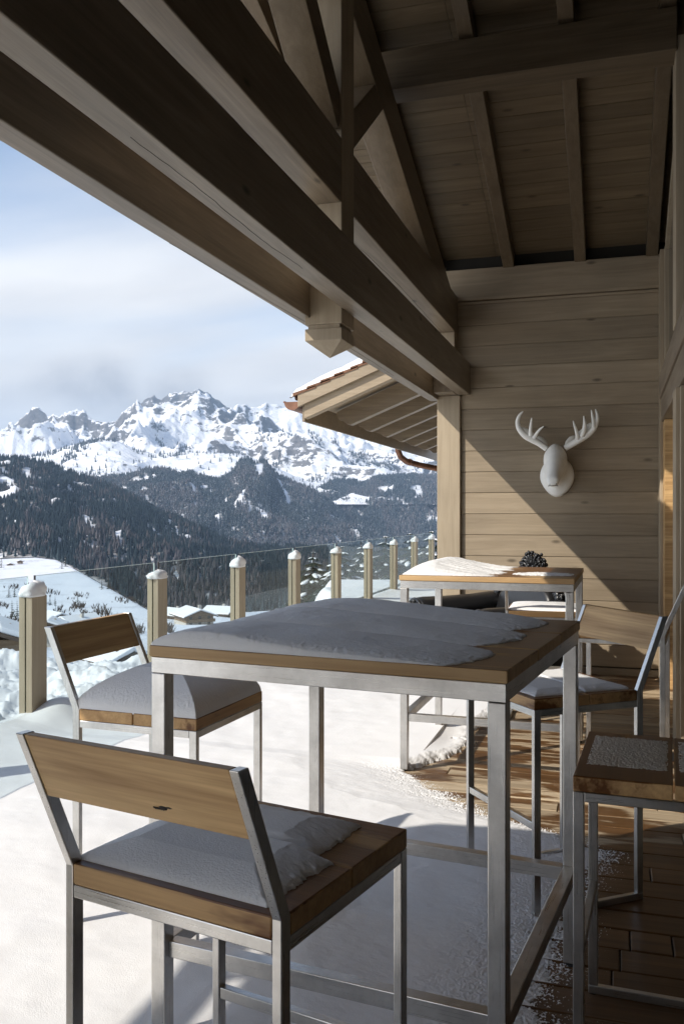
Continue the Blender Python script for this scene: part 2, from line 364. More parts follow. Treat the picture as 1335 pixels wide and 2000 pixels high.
STAIN_D, STAIN_L = (0.282, 0.224, 0.156), (0.378, 0.306, 0.219)
M = dict(
    wall=wood('stained_cladding', STAIN_D, STAIN_L, 'x', 0.62, knots=0.8, tonevar=0.32),
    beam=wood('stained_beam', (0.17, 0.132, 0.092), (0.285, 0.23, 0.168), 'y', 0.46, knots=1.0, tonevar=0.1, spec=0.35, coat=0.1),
    post=wood('stained_post', (0.335, 0.272, 0.192), (0.42, 0.347, 0.252), 'z', 0.6, knots=0.6, tonevar=0.12),
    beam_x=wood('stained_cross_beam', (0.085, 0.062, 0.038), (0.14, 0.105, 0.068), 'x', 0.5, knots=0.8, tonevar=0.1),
    raftd=wood('brown_eave_timber', (0.19, 0.145, 0.095), (0.29, 0.232, 0.16), 'x', 0.42, knots=0.6, tonevar=0.14, spec=0.5),
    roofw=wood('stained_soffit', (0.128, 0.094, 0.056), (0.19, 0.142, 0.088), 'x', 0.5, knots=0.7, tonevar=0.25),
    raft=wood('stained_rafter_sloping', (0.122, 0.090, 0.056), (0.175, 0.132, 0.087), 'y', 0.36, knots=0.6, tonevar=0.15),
    raftx=wood('stained_rafter_eave', (0.27, 0.215, 0.15), (0.37, 0.30, 0.215), 'x', 0.55, knots=0.5, tonevar=0.12),
    teak_x=wood('teak_table', (0.40, 0.245, 0.115), (0.62, 0.42, 0.215), 'x', 0.5, 0.8, knots=0.25, wet=0.5, tonevar=0.15),
    teak=wood('teak_stool', (0.38, 0.22, 0.095), (0.62, 0.395, 0.185), 'x', 0.5, 0.8, knots=0.3, wet=0.6, tonevar=0.12),
    teak_back=wood('teak_backrest', (0.34, 0.195, 0.08), (0.68, 0.455, 0.225), 'x', 0.5, 0.8, knots=0.35, tonevar=0.12),
    deck=wood('larch_decking', (0.24, 0.18, 0.115), (0.52, 0.42, 0.295), 'x', 0.55, 0.7, knots=0.5, wet=0.29, wet_shade=3.7, tonevar=0.3),
    snow=snow_mat('snow'), snowf=snow_mat('snow_far_ground', 40.0, 0.0), rubble=snow_mat('snow_rubble', 60.0, 0.75),
    steel_z=steel_mat('brushed_steel_upright', 'z'), steel_x=steel_mat('brushed_steel_cross', 'x'), steel_y=steel_mat('brushed_steel_runner', 'y'),
    black=plain('black_lacquer', (0.012, 0.012, 0.013), 0.32, 0, 0.5, 90.0, 0.15, 0.002),
    rubber=plain('black_rubber', (0.02, 0.02, 0.02), 0.7),
    white=plain('white_resin', (0.86, 0.85, 0.81), 0.42, 0, 0.4, 30.0, 0.05, 0.002, 0.04),
    copper=plain('weathered_copper', (0.20, 0.105, 0.07), 0.42, 0.8, 0.5, 8.0, 0.1, 0.002, 0.3),
    tile=plain('wooden_shingle', (0.17, 0.085, 0.05), 0.75, 0, 0.3, 25.0, 0.5, 0.01, 0.35),
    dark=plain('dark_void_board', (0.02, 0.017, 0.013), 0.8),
    glass=thin_glass('balustrade_glass', (0.81, 0.865, 0.88), 0.42),
    wglass=plain('window_glass', (0.02, 0.022, 0.024), 0.03, 0, 0.6),
)

# ------------------------------------------------------------------ chalet porch
YW = 7.89; XR = 0.36; RIDGE = 4.46; PITCH = 0.35
def zr(y): return 3.545 + PITCH * (RIDGE - abs(y - RIDGE) - (RIDGE - (7.79 - RIDGE)))      # underside of the rafters
chalet = empty('chalet', (0, 0, 0), 0, "stained timber chalet porch with open roof truss, paired beams and plank wall", 'chalet')
def planks(x0, x1, y, z0, z1, pitch, zref, thick, facing=-1):
    """horizontal cladding boards with shadow gaps, as one mesh"""
    b = MB(); k = math.floor((z0 - zref) / pitch)
    z = zref + k * pitch
    while z < z1 - 1e-4:
        a, c = max(z + 0.0018, z0), min(z + pitch - 0.0018, z1)
        if c - a > 0.01:
            x = x0
            cuts = [x0, x1] if x1 - x0 < 2.6 else [x0] + [q for q in [x0 + random.uniform(0.25, 0.75) * (x1 - x0)]] + [x1]
            for p, q in zip(cuts[:-1], cuts[1:]):
                b.box(p + 0.0008, q - 0.0008, y, y + thick, a, c)
        z += pitch
    b.box(x0, x1, y + 0.009, y + thick - 0.002, z0, z1, 0.4)
    return b
ZP = 0.622
planks(-1.50, 0.40, YW, 0.065, 3.246, 0.1855, ZP, 0.03).build('plank_wall', M['wall'], chalet, 0.0035, 1)
MB().box(-1.52, 0.62, YW + 0.032, YW + 0.30, -0.2, 3.52).build('wall_core', M['dark'], chalet)
MB().box(-1.50, 0.40, YW - 0.022, YW + 0.03, 3.252, 3.53).build('wall_plate', M['wall'], chalet, 0.004, 1)
MB().box(-1.50, 0.40, YW - 0.028, YW - 0.023, 3.252, 3.272).build('trim_strip', M['wall'], chalet)
MB().box(-1.29, 0.40, YW - 0.01, YW + 0.03, 0.0, 0.056).build('base_board', M['wall'], chalet)
# the dark opening above the wall between the rafters
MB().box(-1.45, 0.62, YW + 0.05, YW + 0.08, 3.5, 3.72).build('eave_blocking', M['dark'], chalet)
# corner columns: one by the plank wall, its twin under the near end of the beams
for y0 in (7.846, 0.94):
    MB().box(-1.514, -1.309, y0, y0 + 0.17, -0.05, 2.415).build('column', M['post'], chalet, 0.006)
# paired beams A and B, tie beam C
MB().box(-1.597, -1.507, -1.2, 7.93, 2.382, 2.665).build('beam', M['beam'], chalet, 0.005)
MB().box(-1.333, -1.226, -1.2, YW, 2.418, 2.700).build('beam', M['beam'], chalet, 0.005)
MB().box(-1.504, -1.337, 7.62, 7.93, 2.416, 2.69).build('beam_packing', M['beam'], chalet)
MB().box(-1.531, -1.338, 0.9, YW, 2.963, 3.296).build('tie_beam', M['beam'], chalet, 0.006)
MB().box(-1.525, -1.343, YW - 0.13, YW, 2.70, 2.962).build('corbel', M['post'], chalet, 0.004)
# king post with its pendant
kp = MB().box(-1.5345, -1.3345, 4.36, 4.585, 2.345, 4.62); kp.build('king_post', M['post'], chalet, 0.005)
pn = MB()
def frustum(b, x0, x1, y0, y1, z0, X0, X1, Y0, Y1, z1):
    vs = [(x0, y0, z0), (x1, y0, z0), (x1, y1, z0), (x0, y1, z0), (X0, Y0, z1), (X1, Y0, z1), (X1, Y1, z1), (X0, Y1, z1)]
    b.add(vs, [(0, 3, 2, 1), (4, 5, 6, 7), (0, 1, 5, 4), (1, 2, 6, 5), (2, 3, 7, 6), (3, 0, 4, 7)])
frustum(pn, -1.533, -1.335, 4.357, 4.588, 2.262, -1.533, -1.335, 4.357, 4.588, 2.322)
frustum(pn, -1.52, -1.348, 4.37, 4.575, 2.322, -1.52, -1.348, 4.37, 4.575, 2.345)
frustum(pn, -1.436, -1.432, 4.47, 4.475, 2.188, -1.533, -1.335, 4.357, 4.588, 2.262)
pn.build('pendant', M['post'], chalet, 0.003, 1)
# drying cracks along the undersides, and one bolt
ck = random.Random(4)
def crack(y0, y1, x, z, name='drying_crack'):
    pts = []; n = 26
    for i in range(n + 1):
        t = i / n; pts.append((x + 0.012 * math.sin(t * 5 + x * 9) + ck.uniform(-0.003, 0.003) + 0.03 * t, y0 + (y1 - y0) * t, 0.0012 * math.sin(math.pi * t) + 0.0004))
    m = MB()
    m.add([(px_ - w_, py_, z) for px_, py_, w_ in pts] + [(px_ + w_, py_, z) for px_, py_, w_ in pts] + [(px_, py_, z - 0.0012) for px_, py_, w_ in pts],
          [(i, i + 1, 2 * (n + 1) + i + 1, 2 * (n + 1) + i) for i in range(n)] + [(n + 1 + i, 2 * (n + 1) + i, 2 * (n + 1) + i + 1, n + 1 + i + 1) for i in range(n)])
    m.build(name, M['dark'], chalet)
crack(1.2, 4.3, -1.50, 2.9629); crack(4.7, 7.7, -1.47, 2.9629); crack(2.2, 3.6, -1.30, 2.4179); crack(3.0, 6.4, -1.58, 2.3819)
MB().tube([(-1.44, 4.3585, 2.86), (-1.44, 4.352, 2.86)], 0.011, 10).build('bolt', M['rubber'], chalet)
# principal rafters and struts of the truss, mirrored about the king post
def truss_z(y): return 4.40 - 0.355 * abs(y - 4.47)          # top of the principal rafter
for sgn in (1, -1):
    f = lambda dy: 4.472 + sgn * dy
    ya, yb = f(0.10), f(3.42)
    p = MB().prism([(ya, truss_z(ya) - 0.30), (ya, truss_z(ya)), (yb, truss_z(yb)), (yb, truss_z(yb) - 0.165), (f(2.95), 3.297), (f(2.82), truss_z(f(2.82)) - 0.30)], 'x', -1.528, -1.341)
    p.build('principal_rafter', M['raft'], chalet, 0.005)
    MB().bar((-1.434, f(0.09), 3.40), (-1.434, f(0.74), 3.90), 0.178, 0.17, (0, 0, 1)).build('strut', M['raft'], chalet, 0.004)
# purlins, ridge beam
for y in (5.6, 3.32):
    z = zr(y) - 0.002
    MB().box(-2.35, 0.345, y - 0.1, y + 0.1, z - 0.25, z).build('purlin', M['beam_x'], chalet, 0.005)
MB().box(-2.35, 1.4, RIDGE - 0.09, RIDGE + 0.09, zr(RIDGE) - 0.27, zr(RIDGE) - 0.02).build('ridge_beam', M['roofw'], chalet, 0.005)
# common rafters
for x in (-2.13, -1.53, -0.887, -0.283, 0.297, 0.95):
    for sgn in (1, -1):
        f = lambda d: RIDGE + sgn * d
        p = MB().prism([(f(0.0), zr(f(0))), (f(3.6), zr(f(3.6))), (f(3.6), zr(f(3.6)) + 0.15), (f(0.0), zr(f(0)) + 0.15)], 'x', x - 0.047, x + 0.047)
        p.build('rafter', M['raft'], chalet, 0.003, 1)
# roof boarding (boards run across), and the roof above it
for sgn in (1, -1):
    b = MB(); d = 0.0; w = 0.138
    while d < 4.1:
        f = lambda q: RIDGE + sgn * q
        y0, y1 = f(d + 0.002), f(d + w - 0.003)
        z0, z1 = zr(y0) + 0.151, zr(y1) + 0.151
        for xa, xb in ((-2.42, -1.0), (-1.0, 0.37), (0.37, 1.5)):
            b.prism([(y0, z0), (y1, z1), (y1, z1 + 0.025), (y0, z0 + 0.025)], 'x', xa + 0.001, xb - 0.001)
        d += w
    b.build('roof_boarding', M['roofw'], chalet)
    f = lambda q: RIDGE + sgn * q
    MB().prism([(f(-0.0), zr(f(0)) + 0.18), (f(4.15), zr(f(4.15)) + 0.18), (f(4.15), zr(f(4.15)) + 0.30), (f(0), zr(f(0)) + 0.30)], 'x', -2.46, 1.6).build('roof', M['tile'], chalet)

# ---- right-hand house front with doors and clerestory lights
W = M['wall']; PO = M['post']
MB().box(XR - 0.012, XR + 0.20, 7.62, YW - 0.001, 0, 3.50).build('corner_post', PO, chalet, 0.004)
MB().box(XR - 0.006, XR + 0.24, 4.9, 7.619, 2.105, 2.29).box(XR - 0.018, XR + 0.24, 4.9, 7.619, 2.294, 2.48).build('door_lintel', M['beam'], chalet, 0.004)
for y0, y1 in ((7.36, 7.619), (6.90, 6.96)):
    pass
MB().box(XR + 0.01, XR + 0.22, 7.36, 7.618, 0, 2.103).build('door_jamb', M['teak_back'], chalet, 0.003)
MB().box(XR - 0.022, XR + 0.22, 5.52, 5.80, 0, 2.104).build('door_post', PO, chalet, 0.004)
MB().box(XR - 0.022, XR + 0.22, 5.52, 5.80, 2.482, 4.15).build('clerestory_post', PO, chalet, 0.004)
door = MB().box(XR + 0.09, XR + 0.14, 5.81, 7.355, 0.02, 0.16).box(XR + 0.09, XR + 0.14, 5.81, 7.355, 1.99, 2.10).box(XR + 0.09, XR + 0.14, 7.22, 7.354, 0.161, 1.989).box(XR + 0.09, XR + 0.14, 5.811, 5.93, 0.161, 1.989).box(XR + 0.09, XR + 0.14, 6.53, 6.63, 0.161, 1.989)
dr = door.build('glazed_door', PO, chalet, 0.003, 1)
MB().box(XR + 0.11, XR + 0.12, 5.931, 6.529, 0.162, 1.988).box(XR + 0.11, XR + 0.12, 6.631, 7.219, 0.162, 1.988).build('door_pane', M['wglass'], dr)
cl = MB().box(XR + 0.02, XR + 0.09, 5.801, 5.87, 2.482, 4.1).box(XR + 0.02, XR + 0.09, 7.5, 7.618, 2.482, 3.5).box(XR + 0.02, XR + 0.09, 5.871, 7.499, 2.482, 2.56)
cl.bar((XR + 0.055, 5.87, 4.05), (XR + 0.055, 7.5, 3.50), 0.068, 0.09)
cl = cl.build('clerestory_frame', PO, chalet, 0.003, 1)
MB().prism([(5.871, 2.561), (7.499, 2.561), (7.499, 3.46), (5.871, 4.0)], 'x', XR + 0.05, XR + 0.058).build('clerestory_pane', M['wglass'], cl)
# the front carries on towards the viewer, set back behind the stools: tall dark panes between posts
fr = MB()
for y in (-2.6, -1.2, 0.2, 1.6, 3.0, 4.4, 5.30): fr.box(0.66, 0.80, y, y + 0.12, 0, 2.60)
for z0, z1 in ((0, 0.16), (2.02, 2.14), (2.5, 2.60)):
    for y in (-2.48, -1.08, 0.32, 1.72, 3.12, 4.52): fr.box(0.67, 0.79, y, y + (1.28 if y < 4.5 else 0.78), z0, z1)
fr = fr.build('window_frame', PO, chalet)
MB().box(0.72, 0.735, -2.5, 5.42, 0.161, 2.51).build('window_pane', M['wglass'], fr)
MB().box(0.36, 0.95, 5.42, 5.519, 0, 2.10).build('return_wall', PO, chalet)
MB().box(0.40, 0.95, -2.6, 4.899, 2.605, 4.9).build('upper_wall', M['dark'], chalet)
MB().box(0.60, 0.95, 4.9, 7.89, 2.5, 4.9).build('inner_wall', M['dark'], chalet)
MB().box(0.62, 0.9, 5.81, 7.89, 0, 2.10).build('room_wall', M['dark'], chalet)
MB().box(-1.3, 0.95, -2.8, -2.6, 0, 4.2).build('end_wall', M['dark'], chalet)

# ---- the two lower wings with their projecting eaves (far one in view, its twin behind the viewer)
WX, WZ, WP = -3.3, 2.422, 0.40
WXF = WX
def wz(x): return WZ + WP * (x - WX)
def wing(y0, y1, xin, tag_far):
    first, step = (y0, 1) if tag_far else (y1, -1)
    # barge rafters at the verge: two boards stepped over each other
    def slope_board(mb, ya, yb, dz0, dz1, xa=WX, xb=xin, cutx=0.0):
        mb.prism([(xa, wz(xa) + dz0), (xb, wz(xb) + dz0), (xb, wz(xb) + dz1), (xa + cutx, wz(xa) + dz1)], 'y', ya, yb)
        return mb
    lo, hi = (first, first + 0.12) if step > 0 else (first - 0.12, first)
    slope_board(MB(), lo, hi, 0.0, 0.17).build('barge_rafter', M['raftx'], chalet, 0.004, 1)
    slope_board(MB(), lo - 0.05 if step > 0 else hi + 0.0, lo if step > 0 else hi + 0.05, 0.15, 0.31, WX - 0.06).build('barge_board', M['raftx'], chalet, 0.004, 1)
    n = 0; y = first + step * 0.95
    while (y < y1 - 0.1 if step > 0 else y > y0 + 0.1):
        poly = [(WX + 0.10, wz(WX) + 0.165), (WX + 0.10, wz(WX) + 0.115), (WX + 0.125, wz(WX) + 0.075), (WX + 0.165, wz(WX) + 0.065), (WX + 0.20, wz(WX) + 0.045), (WX + 0.225, wz(WX) + 0.02),
                (WX + 0.27, wz(WX + 0.27) - 0.10), (xin, wz(xin) - 0.10), (xin, wz(xin) + 0.165)]
        MB().prism(poly, 'y', y - 0.065, y + 0.065).build('eave_rafter', M['raftd'], chalet, 0.003, 1)
        y += step * 0.88
    # soffit boards on the rafters
    slope_board(MB(), y0 + (0.001 if step > 0 else 0), y1, 0.168, 0.188, WX + 0.02).build('eave_soffit', M['raftx'], chalet)
    MB().prism([(WX - 0.03, wz(WX) - 0.03), (WX - 0.001, wz(WX) - 0.03), (WX - 0.001, wz(WX) + 0.27), (WX - 0.03, wz(WX) + 0.25)], 'y', y0 + 0.02, y1).build('fascia', M['raftd'], chalet)
    # half-round copper gutter
    gx, gz, gr = WX - (0.135 if tag_far else 0.27), wz(WX) + (0.19 if tag_far else 0.12), 0.095 if tag_far else 0.07
    g = MB(); prof = [(gx + gr * math.cos(a), gz + gr * math.sin(a)) for a in np.linspace(math.pi, 2 * math.pi, 13)]
    inner = [(gx + (gr - 0.006) * math.cos(a), gz + (gr - 0.006) * math.sin(a)) for a in np.linspace(2 * math.pi, math.pi, 13)]
    for i in range(12):
        g.prism([prof[i], prof[i + 1], inner[11 - i], inner[12 - i]], 'y', y0 - 0.02, y1, 0.5)
    g.prism(prof, 'y', (y0 - 0.024) if step > 0 else y1, (y0 - 0.02) if step > 0 else y1 + 0.004, 0.3)
    g.tube([(gx - gr, y0 - 0.02, gz), (gx - gr, y1, gz)], 0.012, 8, 0.5)
    if not tag_far:                     # unseen near gutter shifted off the eave, straps added, to cast floor stripes
        yy = y1 - 0.15
        while yy > y0: g.bar((gx, yy, gz + 0.02), (WX - 0.02, yy + 0.12, wz(WX) + 0.16), 0.03, 0.02, (0, 0, 1), 0.4); yy -= 0.55
    gt = g.build('gutter', M['copper'], chalet)
    # shingle courses
    t = MB(); rows = 14; dx = (xin - WX + 0.12) / rows
    for r in range(rows):
        xa = WX - 0.10 + r * dx
        y = y0 - 0.06
        while y < y1:
            w = random.uniform(0.12, 0.24); h = random.uniform(0, 0.012)
            xe = xa + random.uniform(-0.02, 0.02)
            z0 = wz(xe) + 0.285 + h
            t.prism([(xe, z0), (xe + dx * 1.7, wz(xe + dx * 1.7) + 0.262 + h), (xe + dx * 1.7, wz(xe + dx * 1.7) + 0.288 + h), (xe, z0 + 0.034)], 'y', y, min(y + w - 0.004, y1))
            y += w
    slope_board(t, y0 - 0.045, y1, 0.19, 0.30, WX - 0.05)
    t.build('shingle_roof', M['tile'], chalet)
    return gx, gz, gr
gx, gz, gr = wing(9.357, 17.4, -1.2, True)
WX = -3.15; wing(-4.5, 1.22, 1.6, False); WX = WXF
# downpipe of the far gutter, and the wing's own wall under it
dp = MB().tube([(gx, 14.4, gz - 0.08), (gx, 14.4, gz - 0.20), (gx + 0.02, 14.5, gz - 0.30), (gx + 0.08, 14.68, gz - 0.37), (gx + 0.25, 14.95, gz - 0.42), (-2.2, 15.8, gz - 0.62), (-1.48, 16.2, gz - 0.75)], 0.05, 14, 0.5)
dp.tube([(gx + 0.11, 14.72, gz - 0.375), (gx + 0.13, 14.76, gz - 0.382)], 0.058, 14, 0.2)
dp.build('downpipe', M['copper'], chalet)
MB().box(-1.50, -1.30, 8.2, 17.4, -0.2, 3.1).build('wing_wall', W, chalet)

# ------------------------------------------------------------------ deck
b = MB(); y = -2.6; w = 0.142
while y < YW - 0.002:
    y1 = min(y + w - 0.007, YW - 0.001)
    cuts = sorted([-3.62, 0.95] + [random.uniform(-3.0, 0.3) for _ in range(2)])
    for p, q in zip(cuts[:-1], cuts[1:]):
        b.box(p + 0.002, q - 0.002, y, y1, -0.03, random.uniform(-0.002, 0.0015))
    y += w
while y < 18.6:
    b.box(-3.62, -1.31, y, y + w - 0.007, -0.03, 0); y += w
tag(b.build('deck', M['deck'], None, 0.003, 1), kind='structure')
tag(MB().box(-3.60, 1.0, -2.6, 18.6, -0.30, -0.045).build('deck_base_slab', M['dark']), kind='structure')

# ------------------------------------------------------------------ glass balustrade
fence = empty('balustrade', (-3.55, 4.8, 0), 0, "glass balustrade held between square timber posts along the snowy terrace edge", 'balustrade')
def fpart(mb, name, mat, bev=0.0, seg=2, parent=None):
    o = mb.build(name, mat, None, bev, seg); o.parent = parent or fence; o.matrix_parent_inverse = Matrix.Translation(-Vector(fence.location)); return o
PY = [4.789 + 1.618 * k for k in range(-3, 9)]
for k, y in enumerate(PY):
    z = 0.845
    p = MB().box(-3.598, -3.553, y, y + 0.155, -0.10, z).box(-3.545, -3.50, y, y + 0.155, -0.10, z).box(-3.5529, -3.5451, y + 0.03, y + 0.155, -0.1, z - 0.001)
    fpart(p, 'post', M['post'], 0.004)
    if k < len(PY) - 1:
        fpart(MB().box(-3.556 + 0.0045, -3.546 - 0.0045 + 0.0, y + 0.10, PY[k + 1] + 0.02, 0.05, 0.968), 'glass_panel', M['glass'])
        fpart(MB().box(-3.553, -3.545, y + 0.088, y + 0.0995, z + 0.0, 0.972), 'edge_clip', M['rubber'])
        fpart(MB().box(-3.5525, -3.5455, PY[k + 1] + 0.0205, PY[k + 1] + 0.023, 0.10, 0.968).box(-3.5525, -3.5455, y + 0.10, PY[k + 1] + 0.02, 0.9685, 0.9715), 'polished_edge', plain('glass_edge', (0.62, 0.74, 0.72), 0.2) if 'glass_edge' not in bpy.data.materials else bpy.data.materials['glass_edge'])

# ------------------------------------------------------------------ bar tables
TZ = 1.042; TX, TY = 0.90, 0.943
def make_table(label, loc, rz):
    t = empty('bar_table', (loc[0], loc[1], 0), rz, label, 'bar table', 'steel framed bar tables on the terrace')
    hx, hy = TX / 2, TY / 2
    wd = MB(); n = 3; bw = TY / n
    for i in range(n):
        wd.box(-hx, hx, -hy + i * bw + (0.002 if i else 0), -hy + (i + 1) * bw - (0.002 if i < n - 1 else 0), TZ - 0.028, TZ)
    wd.build('tabletop', M['teak_x'], t, 0.003)
    c = 0.04; ztop = TZ - 0.0285
    lx, ly = hx - 0.004, hy - 0.004
    for sx in (-1, 1):
        for sy in (-1, 1):
            x, y = sx * (lx - c / 2), sy * (ly - c / 2)
            lg = MB().box(x - c / 2, x + c / 2, y - c / 2, y + c / 2, 0.012, ztop - c - 0.0006).build('leg', M['steel_z'], t, 0.0025)
            MB().tube([(x, y, 0.0), (x, y, 0.0119)], 0.016, 12).build('foot', M['rubber'], lg)
    for s in (-1, 1):
        # top frame with mitred corners, and the foot rail
        yo, yi = s * ly, s * (ly - c)
        MB().prism([(-lx, yo), (lx, yo), (lx - c, yi), (-lx + c, yi)], 'z', ztop - c, ztop).build('apron', M['steel_x'], t, 0.0015, 1)
        xo, xi = s * lx, s * (lx - c)
        MB().prism([(xo, -ly + 0.0004), (xo, ly - 0.0004), (xi, ly - c - 0.0004), (xi, -ly + c + 0.0004)], 'z', ztop - c, ztop).build('apron', M['steel_y'], t, 0.0015, 1)
        MB().box(-lx + c, lx - c, s * (ly - 0.035) - 0.0005 - (0.0175), s * (ly - 0.035) + 0.017, 0.265, 0.305).build('foot_rail', M['steel_x'], t, 0.002)
        MB().box(s * (lx - 0.02) - 0.0185, s * (lx - 0.02) + 0.0185, -ly + c, ly - c, 0.265, 0.305).build('foot_rail', M['steel_y'], t, 0.002)
    return t
T1 = make_table("bar table under three thick lobes of snow, the nearer and wholly shaded one", (-0.604, 2.394), R(-6.8))
T2 = make_table("sunlit bar table in front of the black armchair, snow on its left half only", (-0.636, 5.07), R(-0.8))

# ------------------------------------------------------------------ bar stools
SZ = 0.745; SWID, SDEP = 0.462, 0.452
def make_stool(label, loc, rz):
    t = empty('bar_stool', (loc[0], loc[1], 0), rz, label, 'bar stool', 'bar stools with low teak backs round the tables')
    hx, hy = SWID / 2, SDEP / 2; a, d = 0.018, 0.026; th = 0.037; fr = 0.024
    s = MB()
    s.box(-hx, hx, 0.002, hy, SZ - th, SZ)
    s.box(-hx, hx, -hy + d + 0.001, -0.002, SZ - th, SZ, 0.3); s.box(-hx + a + 0.001, hx - a - 0.001, -hy, -hy + d + 0.0008, SZ - th, SZ, 0.3)
    s.build('seat', M['teak'], t, 0.003)
    zt, off = 1.0, 0.112
    for sx in (-1, 1):
        x = sx * (hx - a / 2)
        f = MB().box(x - a / 2, x + a / 2, hy - d, hy, 0.026, SZ - th - 0.0006).build('leg', M['steel_z'], t, 0.002)
        MB().tube([(x, hy - d / 2, 0), (x, hy - d / 2, 0.0015)], 0.011, 10).build('foot', M['rubber'], f)
        prof = [(-hy, 0.026), (-hy + d, 0.026), (-hy + d, SZ - 0.004), (-hy + d - off, zt), (-hy - off, zt), (-hy, SZ - 0.004)]
        MB().prism(prof, 'x', x - a / 2, x + a / 2, 0.5).build('back_leg', M['steel_z'], t, 0.002)
        MB().box(x - a / 2, x + a / 2, -hy, hy, 0.002, 0.0256).build('runner', M['steel_y'], t, 0.002)
        MB().box(x - a / 2 + 0.001, x + a / 2 - 0.001, -hy + d, hy - d, SZ - th - fr, SZ - th - 0.001).build('seat_rail', M['steel_y'], t, 0.002)
        for yb in (-hy + 0.1, hy - 0.12):
            pass
    for y0 in (-hy, hy - d):
        MB().box(-hx + a, hx - a, y0 + 0.001, y0 + d - 0.001, SZ - th - fr, SZ - th - 0.001).build('seat_rail', M['steel_x'], t, 0.002)
    for x in (-0.12, 0.12):
        MB().tube([(x, hy - 0.06, SZ - th - 0.010), (x, hy - 0.06, SZ - th)], 0.008, 10).build('bolt', M['rubber'], t)
    MB().box(-hx + a, hx - a, hy - d + 0.003, hy - 0.003, 0.30, 0.325).build('foot_rest', M['steel_x'], t, 0.002)
    # the back board lies in the slope of the uprights
    dz = zt - SZ; k = off / dz; q = MB(); zb = zt - 0.118; th2 = 0.022
    yb = lambda z: -hy - k * (z - SZ)
    q.prism([(yb(zb) + 0.002, zb), (yb(zb) + th2, zb), (yb(zt) + th2, zt - 0.0005), (yb(zt) + 0.002, zt - 0.0005)], 'x', -hx + a + 0.0006, hx - a - 0.0006)
    q.build('backrest', M['teak_back'], t, 0.002)
    return t
stools = [
    make_stool("bar stool seen from behind, knot in its teak back, thin snow on the seat", (-0.667, 1.555), R(-12.4)),
    make_stool("bar stool by the glass railing carrying a deep dome of snow on its seat", (-1.424, 2.70), R(-93.4)),
    make_stool("bar stool with a pale teak back turned diagonally towards the snowy near table", (-0.225, 3.372), R(128.5)),
    make_stool("bar stool beside the near table with bare wet seat and two frost patches", (0.142, 2.41), R(87.0)),
    make_stool("bar stool seen edge-on between the sunlit table and the house front", (0.045, 5.10), R(84.0)),
    make_stool("bar stool behind the sunlit table, its low snowy seat showing between the table legs", (-0.45, 6.03), R(2.0)),
]

bk = [c for c in stools[0].children if c.name.startswith('backrest')][0]
kn = MB(); kz = 0.908; ky = -SDEP / 2 - 0.112 / 0.255 * (kz - SZ) + 0.0018
for dx_, rz_, rx_ in ((0.0, 0.0038, 0.009), (0.012, 0.0022, 0.008), (-0.011, 0.0018, 0.009)): kn.ball((0.055 + dx_, ky, kz + dx_ * 0.2), (rx_, 0.0016, rz_), 14, 8, None, 0.25)
kn.build('knot', M['dark'], bk)
# ------------------------------------------------------------------ snow lying on things
def snow_sheet(name, x0, x1, y0, y1, nx, ny, hf, base, parent_loc, rz, mat, label, cat, group=None, kind=None, sink=0.004):
    """a real layer of snow: height field hf(x, y) in the local frame of what carries it; closed down to the surface at its rim"""
    xs, ys = np.linspace(x0, x1, nx), np.linspace(y0, y1, ny); X, Y = np.meshgrid(xs, ys, indexing='ij')
    H = hf(X, Y); keep = H > 0.0004
    Z = np.where(keep, base + H, base - sink)
    V = np.stack([X, Y, Z], -1).reshape(-1, 3); F = grid_faces(nx, ny)
    kf = keep.reshape(-1)[F].any(1); F = F[kf]
    used = np.unique(F); remap = np.full(len(V), -1); remap[used] = np.arange(len(used))
    o = np_mesh(name, V[used], remap[F], mat)
    o.location = (parent_loc[0], parent_loc[1], 0); o.rotation_euler = (0, 0, rz)
    return tag(o, label, cat, group, kind)
def edge_dist(X, Y, x0, x1, y0, y1): return np.minimum(np.minimum(X - x0, x1 - X), np.minimum(Y - y0, y1 - Y))
